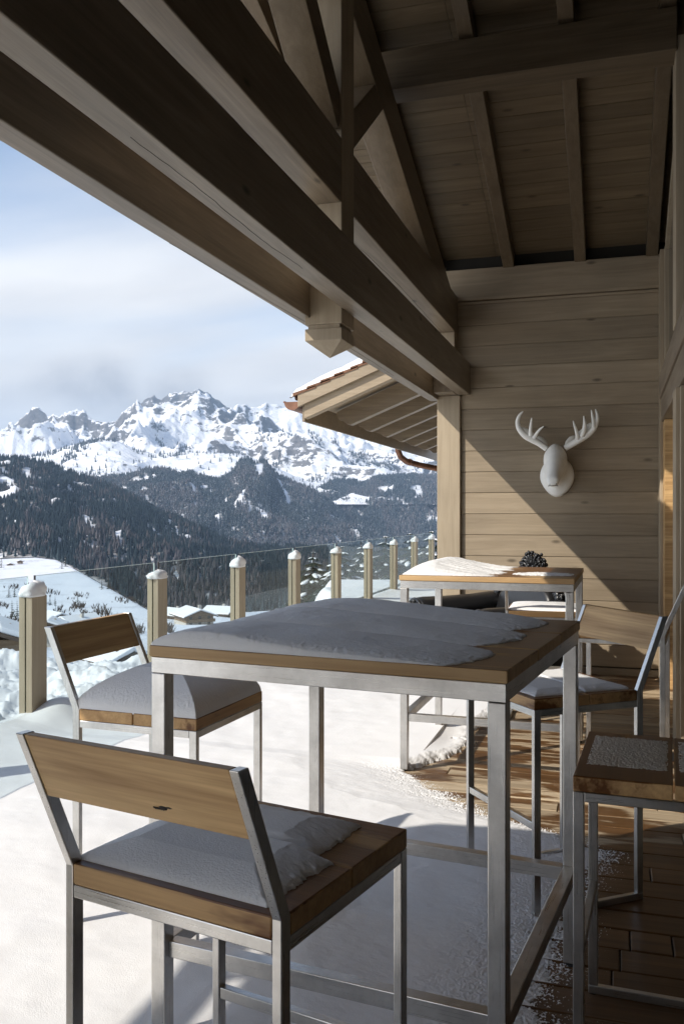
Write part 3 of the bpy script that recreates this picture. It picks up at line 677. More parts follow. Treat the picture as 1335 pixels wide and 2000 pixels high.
def t1_snow(X, Y):
    H = np.zeros_like(X); bw = TY / 3; hx, hy = TX / 2, TY / 2
    grit = 0.0012 * (fbm(X * 75, Y * 75, 3, 29, 0.6) - 0.5)
    fine = fbm(X * 130, Y * 130, 3, 11) - 0.5; slow = fbm(X * 7, Y * 7, 3, 19) - 0.5
    lobe_sum = []
    for i, (xe, hmax, vt) in enumerate(((0.372, 0.050, 0.56), (0.374, 0.056, 0.60), (0.378, 0.060, 0.60))):
        ya, yb = -hy + i * bw, -hy + (i + 1) * bw
        v = (Y - ya) / bw; vc = np.clip(v, 0, 1)
        rag = 0.035 * (fbm(X * 22, Y * 30, 5, 5 + i, 0.65) - 0.5)
        xend = xe + rag - np.where(vc < vt, 0.22, 0.62) * (vc - vt) ** 2                     # a tongue that runs out near the middle of its board
        u = (X + hx - 0.003) / (xend + hx)
        uc = np.clip(u, 0, 1)
        rise = np.sqrt(np.clip(1 - (1 - np.clip(uc / 0.30, 0, 1)) ** 2, 0, 1))
        tail = np.clip((1 - uc) / 0.95, 0, 1) ** 0.6
        side = np.clip(1 - np.abs(2 * vc - 1) ** 4.0, 0, 1) ** 0.5
        crease = 0.25 + 0.75 * np.clip((uc - 0.10) / 0.5, 0, 1)                   # the joints show more and more towards the thin end
        h = hmax * rise * tail * (1 - crease * (1 - side)) * (1 + 0.22 * slow)
        e = np.minimum(uc * 0.8, (1 - uc) * 0.8)
        if i == 0: e = np.minimum(e, vc * bw - 0.004)
        if i == 2: e = np.minimum(e, (1 - vc) * bw - 0.004)
        h = np.minimum(h, np.sqrt(np.clip(e, 0, None) * 0.09)) + fine * 0.003 * np.clip(1.2 - e / 0.04, 0.15, 1) * np.clip(e / 0.008, 0, 1)
        h = h + grit * np.clip(e / 0.012, 0, 1)
        h = np.where((v >= 0) & (v <= 1) & (u > 0) & (u < 1), h, 0)
        H = np.maximum(H, h)
    return H
snow_sheet('snow_cover', -TX / 2, TX / 2, -TY / 2, TY / 2, 380, 380, t1_snow, TZ, (-0.604, 2.394), R(-6.8), M['snow'],
           "thick shaded snow in three long lobes on the nearer bar table", 'snow', 'snow layers on the furniture')
def t2_snow(X, Y):
    hx, hy = TX / 2, TY / 2
    xe = 0.02 + 0.10 * (fbm(X * 3, Y * 26, 3, 9) - 0.5) * 2
    u = (X + hx) / (xe + hx)
    h = 0.075 * np.sqrt(np.clip(u / 0.35, 0, 1)) * np.clip((1 - u) / 0.75, 0, 1) ** 1.2 * np.sqrt(np.clip(np.minimum(Y + hy - 0.05, hy - Y) / 0.2, 0, 1))
    h = h + (fbm(X * 130, Y * 130, 3, 4) - 0.5) * 0.004 * (h > 0)
    p = 0.007 * (1 - ((X - 0.27) / 0.16) ** 2 - ((Y + 0.18) / 0.12) ** 2) + (fbm(X * 50, Y * 110, 3, 8) - 0.5) * 0.012
    p = np.where((np.abs(X - 0.27) < 0.16) & (np.abs(Y + 0.18) < 0.125), p, 0)
    return np.maximum(h, p)
snow_sheet('snow_cover', -TX / 2, TX / 2, -TY / 2, TY / 2, 170, 170, t2_snow, TZ, (-0.636, 5.07), R(-0.8), M['snow'],
           "bright sunlit snow drift on the farther bar table", 'snow', 'snow layers on the furniture')
def seat_snow(hmax, power, speck, seed, front=1.0, inset=0.0, split=True):
    def f(X, Y):
        hx, hy = SWID / 2, SDEP / 2
        e = np.minimum(np.minimum(X + hx, hx - X), np.minimum(Y + hy - 0.004, hy - Y)) - inset
        h = hmax * np.clip(e / 0.14, 0, 1) ** power
        if split: h = np.minimum(h, 0.004 + np.abs(Y) * 0.9) if hmax < 0.03 else h
        h = h + (fbm(X * 220, Y * 220, 2, seed) - 0.5) * speck * 0.5 * np.clip(1.15 - e / 0.05, 0.15, 1) * np.clip(e / 0.006, 0, 1)
        return np.where(e > 0, h, 0)
    return f
for i, (hm, pw, sp, ins, lab) in enumerate((
        (0.020, 0.5, 0.012, 0.022, "thin grey snow on the seat of the stool seen from behind"),
        (0.120, 0.5, 0.008, 0.003, "deep rounded snow cushion on the stool by the glass railing"),
        (0.014, 0.5, 0.010, 0.012, "thin snow on the seat of the diagonally turned stool"),
        None, None,
        (0.030, 0.4, 0.006, 0.012, "low even snow pad on the stool behind the sunlit table")) ) if False else enumerate((
        (0.020, 0.5, 0.012, 0.022, "thin grey snow on the seat of the stool seen from behind"),
        (0.120, 0.5, 0.008, 0.003, "deep rounded snow cushion on the stool by the glass railing"),
        (0.014, 0.5, 0.010, 0.012, "thin snow on the seat of the diagonally turned stool"))):
    st = stools[i]
    def hf(X, Y, i=i, hm=hm, pw=pw, sp=sp, ins=ins):
        h = seat_snow(hm, pw, sp, 20 + i, inset=ins)(X, Y)
        if i == 0:
            lim = np.where(Y > 0, 0.150, 0.188) + 0.020 * (fbm(X * 25, Y * 40, 5, 2, 0.6) - 0.5); e = np.minimum(np.minimum(lim - X, X + 0.222), np.minimum(Y + 0.205, 0.190 + 0.015 * (fbm(X * 40, Y * 30, 5, 4, 0.6) - 0.5) - Y))
            h = 0.030 * np.clip(e / 0.075, 0, 1) ** 0.55 * (1 - 0.45 * np.exp(-(Y / 0.010) ** 2)) * (0.93 + 0.14 * fbm(X * 7, Y * 7, 3, 6)) + (fbm(X * 220, Y * 220, 2, 23) - 0.5) * 0.0018 * np.clip(1.1 - e / 0.03, 0.12, 1)
            h = np.where(e > 0, h, 0)
        if i == 2:
            lim = 0.205; e = np.minimum(np.minimum(0.2 - X, X + 0.2), np.minimum(Y + 0.195, 0.205 - Y)) + 0.02 * (fbm(X * 24, Y * 24, 4, 8) - 0.5)
            h = 0.016 * np.clip(e / 0.05, 0, 1) ** 0.5 * (1 - 0.7 * np.exp(-(Y / 0.006) ** 2)) + (fbm(X * 170, Y * 170, 3, 24) - 0.5) * 0.003 * np.clip(1.2 - e / 0.03, 0.08, 1)
            h = np.where(e > 0, h, 0)
        return h
    snow_sheet('snow_cover', -SWID / 2, SWID / 2, -SDEP / 2, SDEP / 2, 230, 230, hf, SZ, st.location, st.rotation_euler.z, M['snow'], lab, 'snow', 'snow layers on the furniture')
st = stools[5]
snow_sheet('snow_cover', -SWID / 2, SWID / 2, -SDEP / 2, SDEP / 2, 90, 90, seat_snow(0.034, 0.4, 0.006, 31, inset=0.012), SZ, st.location, st.rotation_euler.z, M['snow'],
           "low even snow pad on the stool behind the sunlit table", 'snow', 'snow layers on the furniture')
# two frost patches, one on each board of the wet stool (boards run across its local x)
st = stools[3]
for ya, yb, lab in ((0.012, 0.205, "larger thin frost patch on the front board of the wet stool"), (-0.215, -0.012, "thin frost patch on the rear board of the wet stool")):
    def fp(X, Y, ya=ya, yb=yb):
        e = np.minimum(np.minimum(X + 0.12, 0.185 - X), np.minimum(Y - ya, yb - Y))
        h = 0.0030 * np.clip(e / 0.035, 0, 1) ** 0.6 + (fbm(X * 110, Y * 230, 3, 41) - 0.5) * 0.0036 - 0.0001
        return np.where(e > 0, h, 0)
    snow_sheet('frost_patch', -0.14, 0.20, ya, yb, 260, 190, fp, SZ, st.location, st.rotation_euler.z, M['snow'], lab, 'frost', 'frost patches on the wet stool')
# snow caps on the fence posts
rk = random.Random(5)
where = ["by the glass, topping the first post from the snowbank end", "on the post behind the deep-snowed stool back", "on the post behind the near table's left end", "on the fourth post from the snowbank end",
         "on the post before the smooth snow mound", "on the post with the ghostly reflection beside it", "on the post left of the sunlit table", "on the post just above the sunlit table", "on the last post, half behind the corner column"]
for k, y in enumerate(PY):
    hgt = rk.uniform(0.06, 0.10)
    nu, nv = 26, 12; vs, fs = [], []; sd = rk.randint(0, 999)
    for i in range(nv + 1):
        t = i / nv
        for j in range(nu):
            a = 2 * math.pi * j / nu; ca, sa = math.cos(a), math.sin(a)
            sq = (abs(ca) ** 3.2 + abs(sa) ** 3.2) ** (-1 / 3.2)
            rr = (1.0 - t ** 3.4) ** 0.5 * sq * (1.08 if t > 0.02 else 0.97) * (1 + 0.26 * (float(fbm(np.array([3 + ca * 1.6 + t]), np.array([3 + sa * 1.6 + t * 2]), 4, sd)[0]) - 0.5) * 2)
            vs.append((ca * rr * 0.058, sa * rr * 0.090, hgt * t * (1 + 0.15 * ca) - 0.006 * (1 - t) + 0.026 * t * (float(fbm(np.array([ca * 3 + 9]), np.array([sa * 3 + t * 5]), 3, sd + 3)[0]) - 0.5)))
    for i in range(nv):
        for j in range(nu): fs.append((i * nu + j, i * nu + (j + 1) % nu, (i + 1) * nu + (j + 1) % nu, (i + 1) * nu + j))
    m_ = MB(); m_.add(vs, fs, 0.5, True); m_.add([vs[j] for j in range(nu)], [tuple(range(nu))], 0.5, True)
    o = m_.build('snow_clump', M['snow']); o.location = (-3.549, y + 0.0775, 0.846)
    lab = "white snow cap " + where[k - 3] if k >= 3 else "white snow cap on a balustrade post beyond the stool by the railing"
    tag(o, lab, 'snow cap', 'snow caps on the balustrade posts')

# ------------------------------------------------------------------ snow over the deck
EY = np.array([-3, 0, 1.5, 2.44, 2.76, 3.24, 3.55, 3.75, 3.90, 3.96, 4.06, 4.23, 4.40, 4.60, 4.83, 5.09, 5.57, 5.87, 6.29, 6.57, 6.70, 7.2, 7.5, 7.9])
EX = np.array([-0.2, -0.2, -0.2, -0.20, -0.19, -0.16, -0.10, -0.08, -0.22, -0.40, -0.60, -0.78, -0.91, -1.06, -0.95, -0.84, -0.86, -0.80, -0.73, -0.69, -0.90, -1.05, -1.25, -1.4])
def deck_snow(X, Y):
    ex = np.interp(Y, EY, EX)
    n = fbm(X * 1.3, Y * 1.3, 4, 2) - 0.5
    n2 = fbm(X * 9, Y * 16, 6, 6, 0.6) - 0.5
    d = ex - X + n2 * 0.09
    bare_y = np.clip((Y - 4.55) / 0.15, 0, 1)              # firm lip beyond the sunlit table's leg, feathered powder nearer
    fine = (fbm(X * 210, Y * 170, 3, 77, 0.6) - 0.5)
    soft = np.clip(d / 0.7, 0, 1) ** 0.8 * 0.055 + np.clip((d + 0.10) * 0.018, -0.004, 0.008) + fine * 0.0085 * np.clip(1.2 - d / 0.30, 0, 1) - 0.001
    hard = np.where(d > 0, np.minimum(0.045, np.sqrt(np.clip(d, 0, None) * 0.03)), 0)
    h = soft * (1 - bare_y) + hard * bare_y
    h = h + np.where(d > 0.15, n * 0.040 + 0.012 * (fbm(X * 4, Y * 4, 4, 12) - 0.5), 0) * np.clip((d - 0.15) / 0.5, 0, 1)
    # heap against the balustrade, and round the posts
    dr = np.clip((-X - 2.95) / 0.6, 0, 1)
    h = h + 0.05 * dr ** 2 * (0.6 + 0.8 * fbm(X * 0.8, Y * 0.8, 3, 9))
    for y in PY:
        h = h + 0.10 * np.exp(-(((X + 3.42) / 0.16) ** 2 + ((Y - y - 0.20) / 0.22) ** 2))
    # scraped, thin spot under the far edge of the sunlit table
    h = h * np.where((X > -1.02) & (Y > 4.9), 1 - 0.75 * np.exp(-(((X + 0.93) / 0.10) ** 2 + ((Y - 5.35) / 0.35) ** 2)), 1)
    # joints of the boards swallow the thinnest snow
    jt = np.abs(((Y + 2.6) / 0.142 + 0.5) % 1 - 0.5) * 0.142
    h = np.where((h < 0.012) & (jt < 0.007), 0, h)
    return np.where(d > -0.16, h, 0)
nxs = 520; 
def nonuni():
    xs = np.concatenate([np.linspace(-3.595, -1.3, 150, endpoint=False), np.linspace(-1.3, 0.15, 600)])
    ys = np.concatenate([np.linspace(-2.6, 1.2, 50, endpoint=False), np.linspace(1.2, 4.7, 1150, endpoint=False), np.linspace(4.7, 7.86, 260)])
    return xs, ys
xs, ys = nonuni(); X, Y = np.meshgrid(xs, ys, indexing='ij'); H = deck_snow(X, Y); keep = H > 0.0006
Z = np.where(keep, H, -0.004); V = np.stack([X, Y, Z], -1).reshape(-1, 3); F = grid_faces(len(xs), len(ys)); F = F[keep.reshape(-1)[F].any(1)]
used = np.unique(F); rm_ = np.full(len(V), -1); rm_[used] = np.arange(len(used))
tag(np_mesh('deck_snow', V[used], rm_[F], M['snow']), kind='stuff')
xs, ys = np.linspace(-3.595, -1.5, 80), np.linspace(7.86, 18.5, 200); X, Y = np.meshgrid(xs, ys, indexing='ij')
H = 0.05 + (fbm(X * 1.3, Y * 1.3, 4, 2) - 0.5) * 0.03 + 0.05 * np.clip((-X - 2.95) / 0.6, 0, 1) ** 2
tag(np_mesh('terrace_snow', np.stack([X, Y, H], -1).reshape(-1, 3), grid_faces(80, 200), M['snow']), kind='stuff')
# snow on the far wing's roof
def roof_snow(y0, y1, name, label):
    xs, ys = np.linspace(-3.46, -1.25, 60), np.linspace(y0, y1, 160); X, Y = np.meshgrid(xs, ys, indexing='ij')
    e = np.minimum(X + 3.46 + 0.05 * (fbm(X * 5, Y * 5, 3, 3) - 0.5), (Y - y0 - 0.05 - 0.10 * fbm(X * 7, Y * 3, 3, 5)))
    h = np.where(e > 0, 0.11 * np.clip(e / 0.12, 0, 1) ** 0.45, -0.03)
    Z = wz(X) + 0.325 + h
    o = np_mesh(name, np.stack([X, Y, Z], -1).reshape(-1, 3), grid_faces(60, 160), M['snow'])
    return tag(o, label, 'snow')
roof_snow(9.30, 17.4, 'roof_snow', "rim of snow on the brown shingles of the lower roof eave")

# ------------------------------------------------------------------ moose head on the wall
mo = empty('moose_head_trophy', (-0.473, YW, 1.735), 0, "white resin moose head trophy with antlers on the plank wall", 'wall trophy')
k_ = 0.00088
def ring(cx, cz, rx, rz, y, n=28, sq=2.0):
    out = []
    for j in range(n):
        a = 2 * math.pi * j / n; ca, sa = math.cos(a), math.sin(a)
        tp = 1 - 0.24 * max(0.0, -sa) ** 1.4 * (rz > 160)          # the neck tapers to a point below
        out.append(((cx - 505) * k_ + rx * k_ * ca * tp, -y, (660 - cz) * k_ + rz * k_ * sa * (1.0 if sa > 0 else 1.0)))
    return out
rings = [ring(503, 720, 158, 190, 0.0), ring(503, 720, 166, 199, 0.012), ring(503, 720, 164, 197, 0.035), ring(503, 715, 150, 186, 0.055), ring(502, 690, 124, 170, 0.070), ring(499, 640, 110, 178, 0.095), ring(497, 606, 110, 182, 0.135), ring(497, 590, 112, 176, 0.18),
         ring(497, 598, 106, 172, 0.225), ring(496, 630, 92, 164, 0.27), ring(495, 668, 77, 146, 0.31), ring(494, 704, 66, 120, 0.345), ring(493, 736, 59, 92, 0.38), ring(493, 758, 58, 70, 0.41), ring(493, 770, 57, 56, 0.43), ring(493, 778, 48, 44, 0.447), ring(493, 782, 26, 24, 0.455)]
hb = MB(); n = 28
vs = [p for r in rings for p in r]; fs = [(i * n + j, i * n + (j + 1) % n, (i + 1) * n + (j + 1) % n, (i + 1) * n + j) for i in range(len(rings) - 1) for j in range(n)]
fs += [tuple(range(n)), tuple(range((len(rings) - 1) * n, len(rings) * n))]
# brow ridge, eye sockets, cheek, nostrils and lip by pushing the surface
V_ = np.array(vs)
def push(px, pz, y, r, d):
    c = np.array([(px - 505) * k_, -y, (660 - pz) * k_]); q = np.linalg.norm(V_ - c, axis=1)
    ctr = np.stack([np.full(len(V_), -0.008), V_[:, 1], np.full(len(V_), -0.02)], -1); dirn = V_ - ctr; dirn /= np.linalg.norm(dirn, axis=1)[:, None] + 1e-9
    V_[:] = V_ + dirn * (d * np.exp(-(q / r) ** 2))[:, None]
for sx in (-1, 1):
    push(497 + sx * 90, 520, 0.20, 0.032, 0.018); push(497 + sx * 86, 590, 0.26, 0.026, -0.022); push(497 + sx * 74, 690, 0.29, 0.034, 0.012); push(497 + sx * 50, 730, 0.36, 0.03, -0.010); push(497 + sx * 34, 790, 0.44, 0.014, -0.006); push(497 + sx * 55, 800, 0.39, 0.03, 0.008)
push(497, 430, 0.17, 0.05, 0.012); push(497, 640, 0.28, 0.05, 0.006)
hb.add(V_.tolist(), fs, 0.5, True)
ho = hb.build('head', M['white'], mo); sdm = ho.modifiers.new('sub', 'SUBSURF'); sdm.levels = 2; sdm.render_levels = 2
for px in (417, 577):
    MB().ball(((px - 505) * k_ * 0.93, -0.262, (660 - 590) * k_), (0.009, 0.011, 0.010), 12, 8).build('eye', M['white'], ho)
MB().tube([((450 - 505) * k_, -0.425, (660 - 822) * k_), ((475 - 505) * k_, -0.444, (660 - 816) * k_), ((495 - 505) * k_, -0.449, (660 - 818) * k_), ((515 - 505) * k_, -0.444, (660 - 816) * k_), ((540 - 505) * k_, -0.425, (660 - 822) * k_)], 0.0025, 8).build('mouth_line', M['dark'], ho)
for px in (468, 525):
    MB().ball(((px - 505) * k_, -0.447, (660 - 805) * k_), (0.006, 0.005, 0.0035), 10, 6).build('nostril', M['dark'], ho)
def A3(pts, r, y0, y1, flat=None, seg=12):
    n = len(pts); P = []
    # Catmull-Rom through the outline points
    P0 = [Vector(((p[0] - 505) * k_, -(y0 + (y1 - y0) * i / (n - 1)), (660 - p[1]) * k_)) for i, p in enumerate(pts)]
    rr = []
    for i in range(n - 1):
        a, b_, c, d = P0[max(i - 1, 0)], P0[i], P0[i + 1], P0[min(i + 2, n - 1)]
        for s in range(6):
            t = s / 6; P.append(0.5 * ((2 * b_) + (c - a) * t + (2 * a - 5 * b_ + 4 * c - d) * t * t + (3 * b_ - a - 3 * c + d) * t ** 3)); rr.append(r[i] * (1 - t) + r[i + 1] * t)
    P.append(P0[-1]); rr.append(r[-1])
    return P, rr
def antler(main, tines, palm):
    m_ = MB(); P, rr = A3(*main[:4]); m_.tube(P, rr, 12)
    for t in tines: P, rr = A3(*t[:4]); m_.tube(P, rr, 10)
    for t in palm: P, rr = A3(*t[:4]); m_.tube(P, rr, 14, flat=((0.15, -1, 0.3), 0.35))
    o = m_.build('antler', M['white'], mo)
    return o
antler(([(415, 455), (350, 405), (280, 365), (215, 325), (165, 265), (148, 200), (165, 140), (203, 99)], [0.026, 0.027, 0.029, 0.028, 0.024, 0.019, 0.014, 0.004], 0.17, 0.27),
       [([(272, 330), (272, 280), (280, 220), (288, 168)], [0.018, 0.015, 0.012, 0.004], 0.24, 0.30), ([(300, 350), (330, 310), (362, 275), (398, 252)], [0.018, 0.014, 0.010, 0.003], 0.22, 0.30)],
       [([(330, 380), (270, 340), (215, 290), (180, 250)], [0.02, 0.042, 0.036, 0.012], 0.20, 0.22)])
antler(([(590, 450), (655, 415), (725, 375), (800, 325), (850, 275), (878, 215), (884, 160), (869, 100)], [0.026, 0.027, 0.029, 0.030, 0.026, 0.019, 0.014, 0.004], 0.17, 0.27),
       [([(705, 370), (700, 320), (685, 265), (668, 208)], [0.019, 0.015, 0.011, 0.004], 0.22, 0.30), ([(745, 345), (765, 295), (772, 240), (764, 166)], [0.022, 0.020, 0.014, 0.004], 0.23, 0.31),
        ([(850, 265), (850, 220), (842, 165), (831, 107)], [0.017, 0.015, 0.011, 0.004], 0.25, 0.28)],
       [([(690, 385), (745, 340), (810, 270), (835, 230)], [0.02, 0.045, 0.04, 0.014], 0.20, 0.22)])
for s, cx in ((-1, 365), (1, 630)):
    P, rr = A3([(497 + s * 95, 455), (497 + s * 120, 400), (497 + s * 150, 355), (497 + s * 178, 330)] if s > 0 else [(405, 455), (385, 400), (350, 355), (325, 330)], [0.014, 0.030, 0.026, 0.004], 0.12, 0.10)
    MB().tube(P, rr, 14, flat=((0.3 * s, -1, 0.4), 0.4)).build('ear', M['white'], mo)

# ------------------------------------------------------------------ black carved armchair
ar = empty('carved_armchair', (-0.93, 6.84, 0), R(130), "glossy black baroque armchair with rolled arms and carved crest by the plank wall", 'armchair')
ar.scale = (1.22, 1.1, 1.0)
def rounded(mb, x0, x1, y0, y1, z0, z1, name, bev):
    return mb.box(x0, x1, y0, y1, z0, z1).build(name, M['black'], ar, bev, 4)
rounded(MB(), -0.30, 0.30, -0.26, 0.36, 0.28, 0.46, 'seat_cushion', 0.06)
rounded(MB(), -0.34, 0.34, -0.32, 0.33, 0.16, 0.30, 'seat_frame', 0.03)
back = MB()
arch = [(-0.30, 0.36), (0.30, 0.36), (0.33, 0.58), (0.31, 0.72), (0.22, 0.82), (0.10, 0.86), (-0.10, 0.86), (-0.22, 0.82), (-0.31, 0.72), (-0.33, 0.58)]
vs = []
for yy, sc in ((-0.36, 0.96), (-0.33, 1.0), (-0.25, 0.97), (-0.22, 0.86)):
    for x, z in arch: vs.append((x * sc, yy - 0.14 * (z - 0.36), 0.64 + (z - 0.64) * sc))
n = len(arch); fs = [(i * n + j, i * n + (j + 1) % n, (i + 1) * n + (j + 1) % n, (i + 1) * n + j) for i in range(3) for j in range(n)] + [tuple(range(n)), tuple(range(3 * n, 4 * n))]
back.add(vs, fs, 0.5, True); bo = back.build('back_panel', M['black'], ar); q = bo.modifiers.new('sub', 'SUBSURF'); q.levels = q.render_levels = 2
# carved rail round the back: a thick rope of leaves and scrolls
carve = MB(); rc = random.Random(3)
path = [(-0.34, 0.40), (-0.37, 0.52), (-0.37, 0.64), (-0.34, 0.74), (-0.26, 0.82), (-0.14, 0.865), (0, 0.88), (0.14, 0.865), (0.26, 0.82), (0.34, 0.74), (0.37, 0.64), (0.37, 0.52), (0.34, 0.40)]
pp = []
for a, b_ in zip(path[:-1], path[1:]):
    for s in range(7): pp.append((a[0] + (b_[0] - a[0]) * s / 7, a[1] + (b_[1] - a[1]) * s / 7))
for i, (x, z) in enumerate(pp):
    y0 = -0.30 - 0.14 * (z - 0.36)
    for _ in range(3):
        s = rc.uniform(0.014, 0.034)
        c = (x + rc.uniform(-0.03, 0.03), y0 + rc.uniform(-0.03, 0.045), z + rc.uniform(-0.03, 0.03))
        carve.ball(c, (s, s * rc.uniform(0.5, 0.9), s * rc.uniform(0.6, 1.4)), 8, 6, None, 0.15)
    if i % 6 == 3:
        aa = [(x + 0.03 * math.cos(t) * (1 - t / 14), y0 + 0.03, z + 0.03 * math.sin(t) * (1 - t / 14)) for t in np.linspace(0, 9, 22)]
        carve.tube(aa, 0.008, 6)
carve.build('carved_rail', M['black'], ar)
crest = MB()
for _ in range(340):
    a = rc.uniform(0, math.pi); r = rc.uniform(0, 1) ** 0.6; s = rc.uniform(0.005, 0.014)
    crest.ball((0.125 * r * math.cos(a), -0.385 + rc.uniform(-0.025, 0.035), 0.90 + 0.165 * min(r, 1.0) * math.sin(a)), (s, s * 0.8, s * 1.2), 8, 6, None, 0.2)
for a in np.linspace(0.15, math.pi - 0.15, 9):
    crest.tube([(0.03 * math.cos(a), -0.37, 0.92 + 0.02 * math.sin(a)), (0.07 * math.cos(a), -0.355, 0.93 + 0.09 * math.sin(a)), (0.10 * math.cos(a), -0.335, 0.93 + 0.115 * math.sin(a))], [0.014, 0.012, 0.005], 8)
crest.build('crest', M['black'], ar)
for s in (-1, 1):
    arm = MB().tube([(s * 0.34, -0.30, 0.66), (s * 0.36, -0.12, 0.63), (s * 0.385, 0.10, 0.605), (s * 0.395, 0.27, 0.60), (s * 0.395, 0.325, 0.60)], [0.075, 0.085, 0.098, 0.102, 0.095], 20)
    arm.box(s * 0.385 - 0.055, s * 0.385 + 0.055, -0.28, 0.29, 0.24, 0.58)
    ao = arm.build('arm', M['black'], ar, 0.012, 2)
    scr = MB()
    for r in (0.085, 0.055, 0.028): scr.tube([(s * 0.395 + r * math.cos(t), 0.335, 0.60 + r * math.sin(t)) for t in np.linspace(0, 2 * math.pi, 22)], 0.014, 8)
    for t in np.linspace(0, 2 * math.pi, 9)[:-1]: scr.ball((s * 0.395 + 0.07 * math.cos(t), 0.345, 0.60 + 0.07 * math.sin(t)), 0.018, 8, 6, None, 0.1)
    for z in np.linspace(0.26, 0.48, 6): scr.ball((s * 0.385 + rc.uniform(-0.02, 0.02), 0.30, z), (0.035, 0.02, 0.03), 8, 6, None, 0.15)
    scr.build('arm_scroll', M['black'], ao)
    for y in (-0.26, 0.27):
        MB().tube([(s * 0.29, y, 0.20), (s * 0.33, y + 0.03 * (1 if y > 0 else -1), 0.13), (s * 0.30, y + 0.02, 0.06), (s * 0.325, y + 0.05 * (1 if y > 0 else -1), 0.012)], [0.05, 0.04, 0.024, 0.03], 12).build('leg', M['black'], ar)

# ------------------------------------------------------------------ the valley and the mountains
def px(u, v, D):
    """the point at depth D metres seen at (u, v) of the photograph: used to survey terrain heights"""
    x, y = cam_to_world((u - 667.5) / FPX * D, D); return x, y, CAMH + (1002.36 - v) / FPX * D
def survey(pts):
    a = np.array(pts, float); return lambda u: np.interp(u, a[:, 0], a[:, 1])
def terrain_mat():
    m, nt, b, out = new_mat('valley_snow')
    tc = nt.nodes.new('ShaderNodeTexCoord'); v = tc.outputs['Object']
    n = noise(nt, v, 0.035, 7, 0.62); n2 = noise(nt, v, 0.6, 5, 0.6)
    k = nt.nodes.new('ShaderNodeMapRange'); k.inputs['From Min'].default_value = 0.54; k.inputs['From Max'].default_value = 0.66; k.inputs['To Max'].default_value = 0.6
    nt.links.new(math_node(nt, 'ADD', math_node(nt, 'MULTIPLY', n.outputs['Fac'], 0.6), math_node(nt, 'MULTIPLY', n2.outputs['Fac'], 0.4)), k.inputs['Value'])
    nt.links.new(mixc(nt, k.outputs[0], (0.72, 0.745, 0.79), (0.16, 0.14, 0.12)), b.inputs['Base Color'])
    b.inputs['Roughness'].default_value = 0.8; b.inputs['Specular IOR Level'].default_value = 0.1
    bump(nt, b, n2.outputs['Fac'], 0.6, 0.3); return m
def forest_floor_mat():
    m, nt, b, out = new_mat('forest_floor')
    tc = nt.nodes.new('ShaderNodeTexCoord'); v = tc.outputs['Object']
    n = noise(nt, v, 0.05, 6, 0.65)
    c = ramp(nt, n.outputs['Fac'], [(0.30, (0.06, 0.058, 0.06)), (0.50, (0.20, 0.19, 0.185)), (0.66, (0.62, 0.63, 0.67))])
    at = nt.nodes.new('ShaderNodeAttribute'); at.attribute_name = 'tone'
    nt.links.new(mixc(nt, at.outputs['Fac'], c.outputs[0], (0.86, 0.88, 0.92)), b.inputs['Base Color'])
    b.inputs['Roughness'].default_value = 0.9; b.inputs['Specular IOR Level'].default_value = 0.05; return m
def massif_mat():
    m, nt, b, out = new_mat('alpine_rock_and_snow')
    tc = nt.nodes.new('ShaderNodeTexCoord'); v = tc.outputs['Object']
    ge = nt.nodes.new('ShaderNodeNewGeometry'); sp = nt.nodes.new('ShaderNodeSeparateXYZ'); nt.links.new(ge.outputs['Normal'], sp.inputs[0])
    mp = nt.nodes.new('ShaderNodeMapping'); mp.inputs['Scale'].default_value = (0.0055, 0.0055, 0.022); mp.inputs['Rotation'].default_value = (R(9), R(-7), 0)
    nt.links.new(v, mp.inputs['Vector'])
    st = noise(nt, mp.outputs[0], 1.0, 8, 0.68, 0.6)                      # tilted rock strata
    n2 = noise(nt, v, 0.035, 6, 0.7)
    at = nt.nodes.new('ShaderNodeAttribute'); at.attribute_name = 'tone'   # how craggy the ground is here
    f = math_node(nt, 'ADD', math_node(nt, 'MULTIPLY', sp.outputs['Z'], -0.75), math_node(nt, 'MULTIPLY', st.outputs['Fac'], 1.0))
    f = math_node(nt, 'ADD', f, math_node(nt, 'MULTIPLY', n2.outputs['Fac'], 0.75)); f = math_node(nt, 'ADD', f, at.outputs['Fac'])
    k = nt.nodes.new('ShaderNodeMapRange'); k.inputs['From Min'].default_value = 0.22; k.inputs['From Max'].default_value = 0.30
    nt.links.new(f, k.inputs['Value'])
    rc_ = ramp(nt, n2.outputs['Fac'], [(0.35, (0.07, 0.068, 0.075)), (0.65, (0.20, 0.19, 0.188))])
    nt.links.new(mixc(nt, k.outputs[0], (0.88, 0.90, 0.94), rc_.outputs[0]), b.inputs['Base Color'])
    b.inputs['Roughness'].default_value = 0.85; b.inputs['Specular IOR Level'].default_value = 0.1
    bump(nt, b, n2.outputs['Fac'], 0.7, 14.0); return m
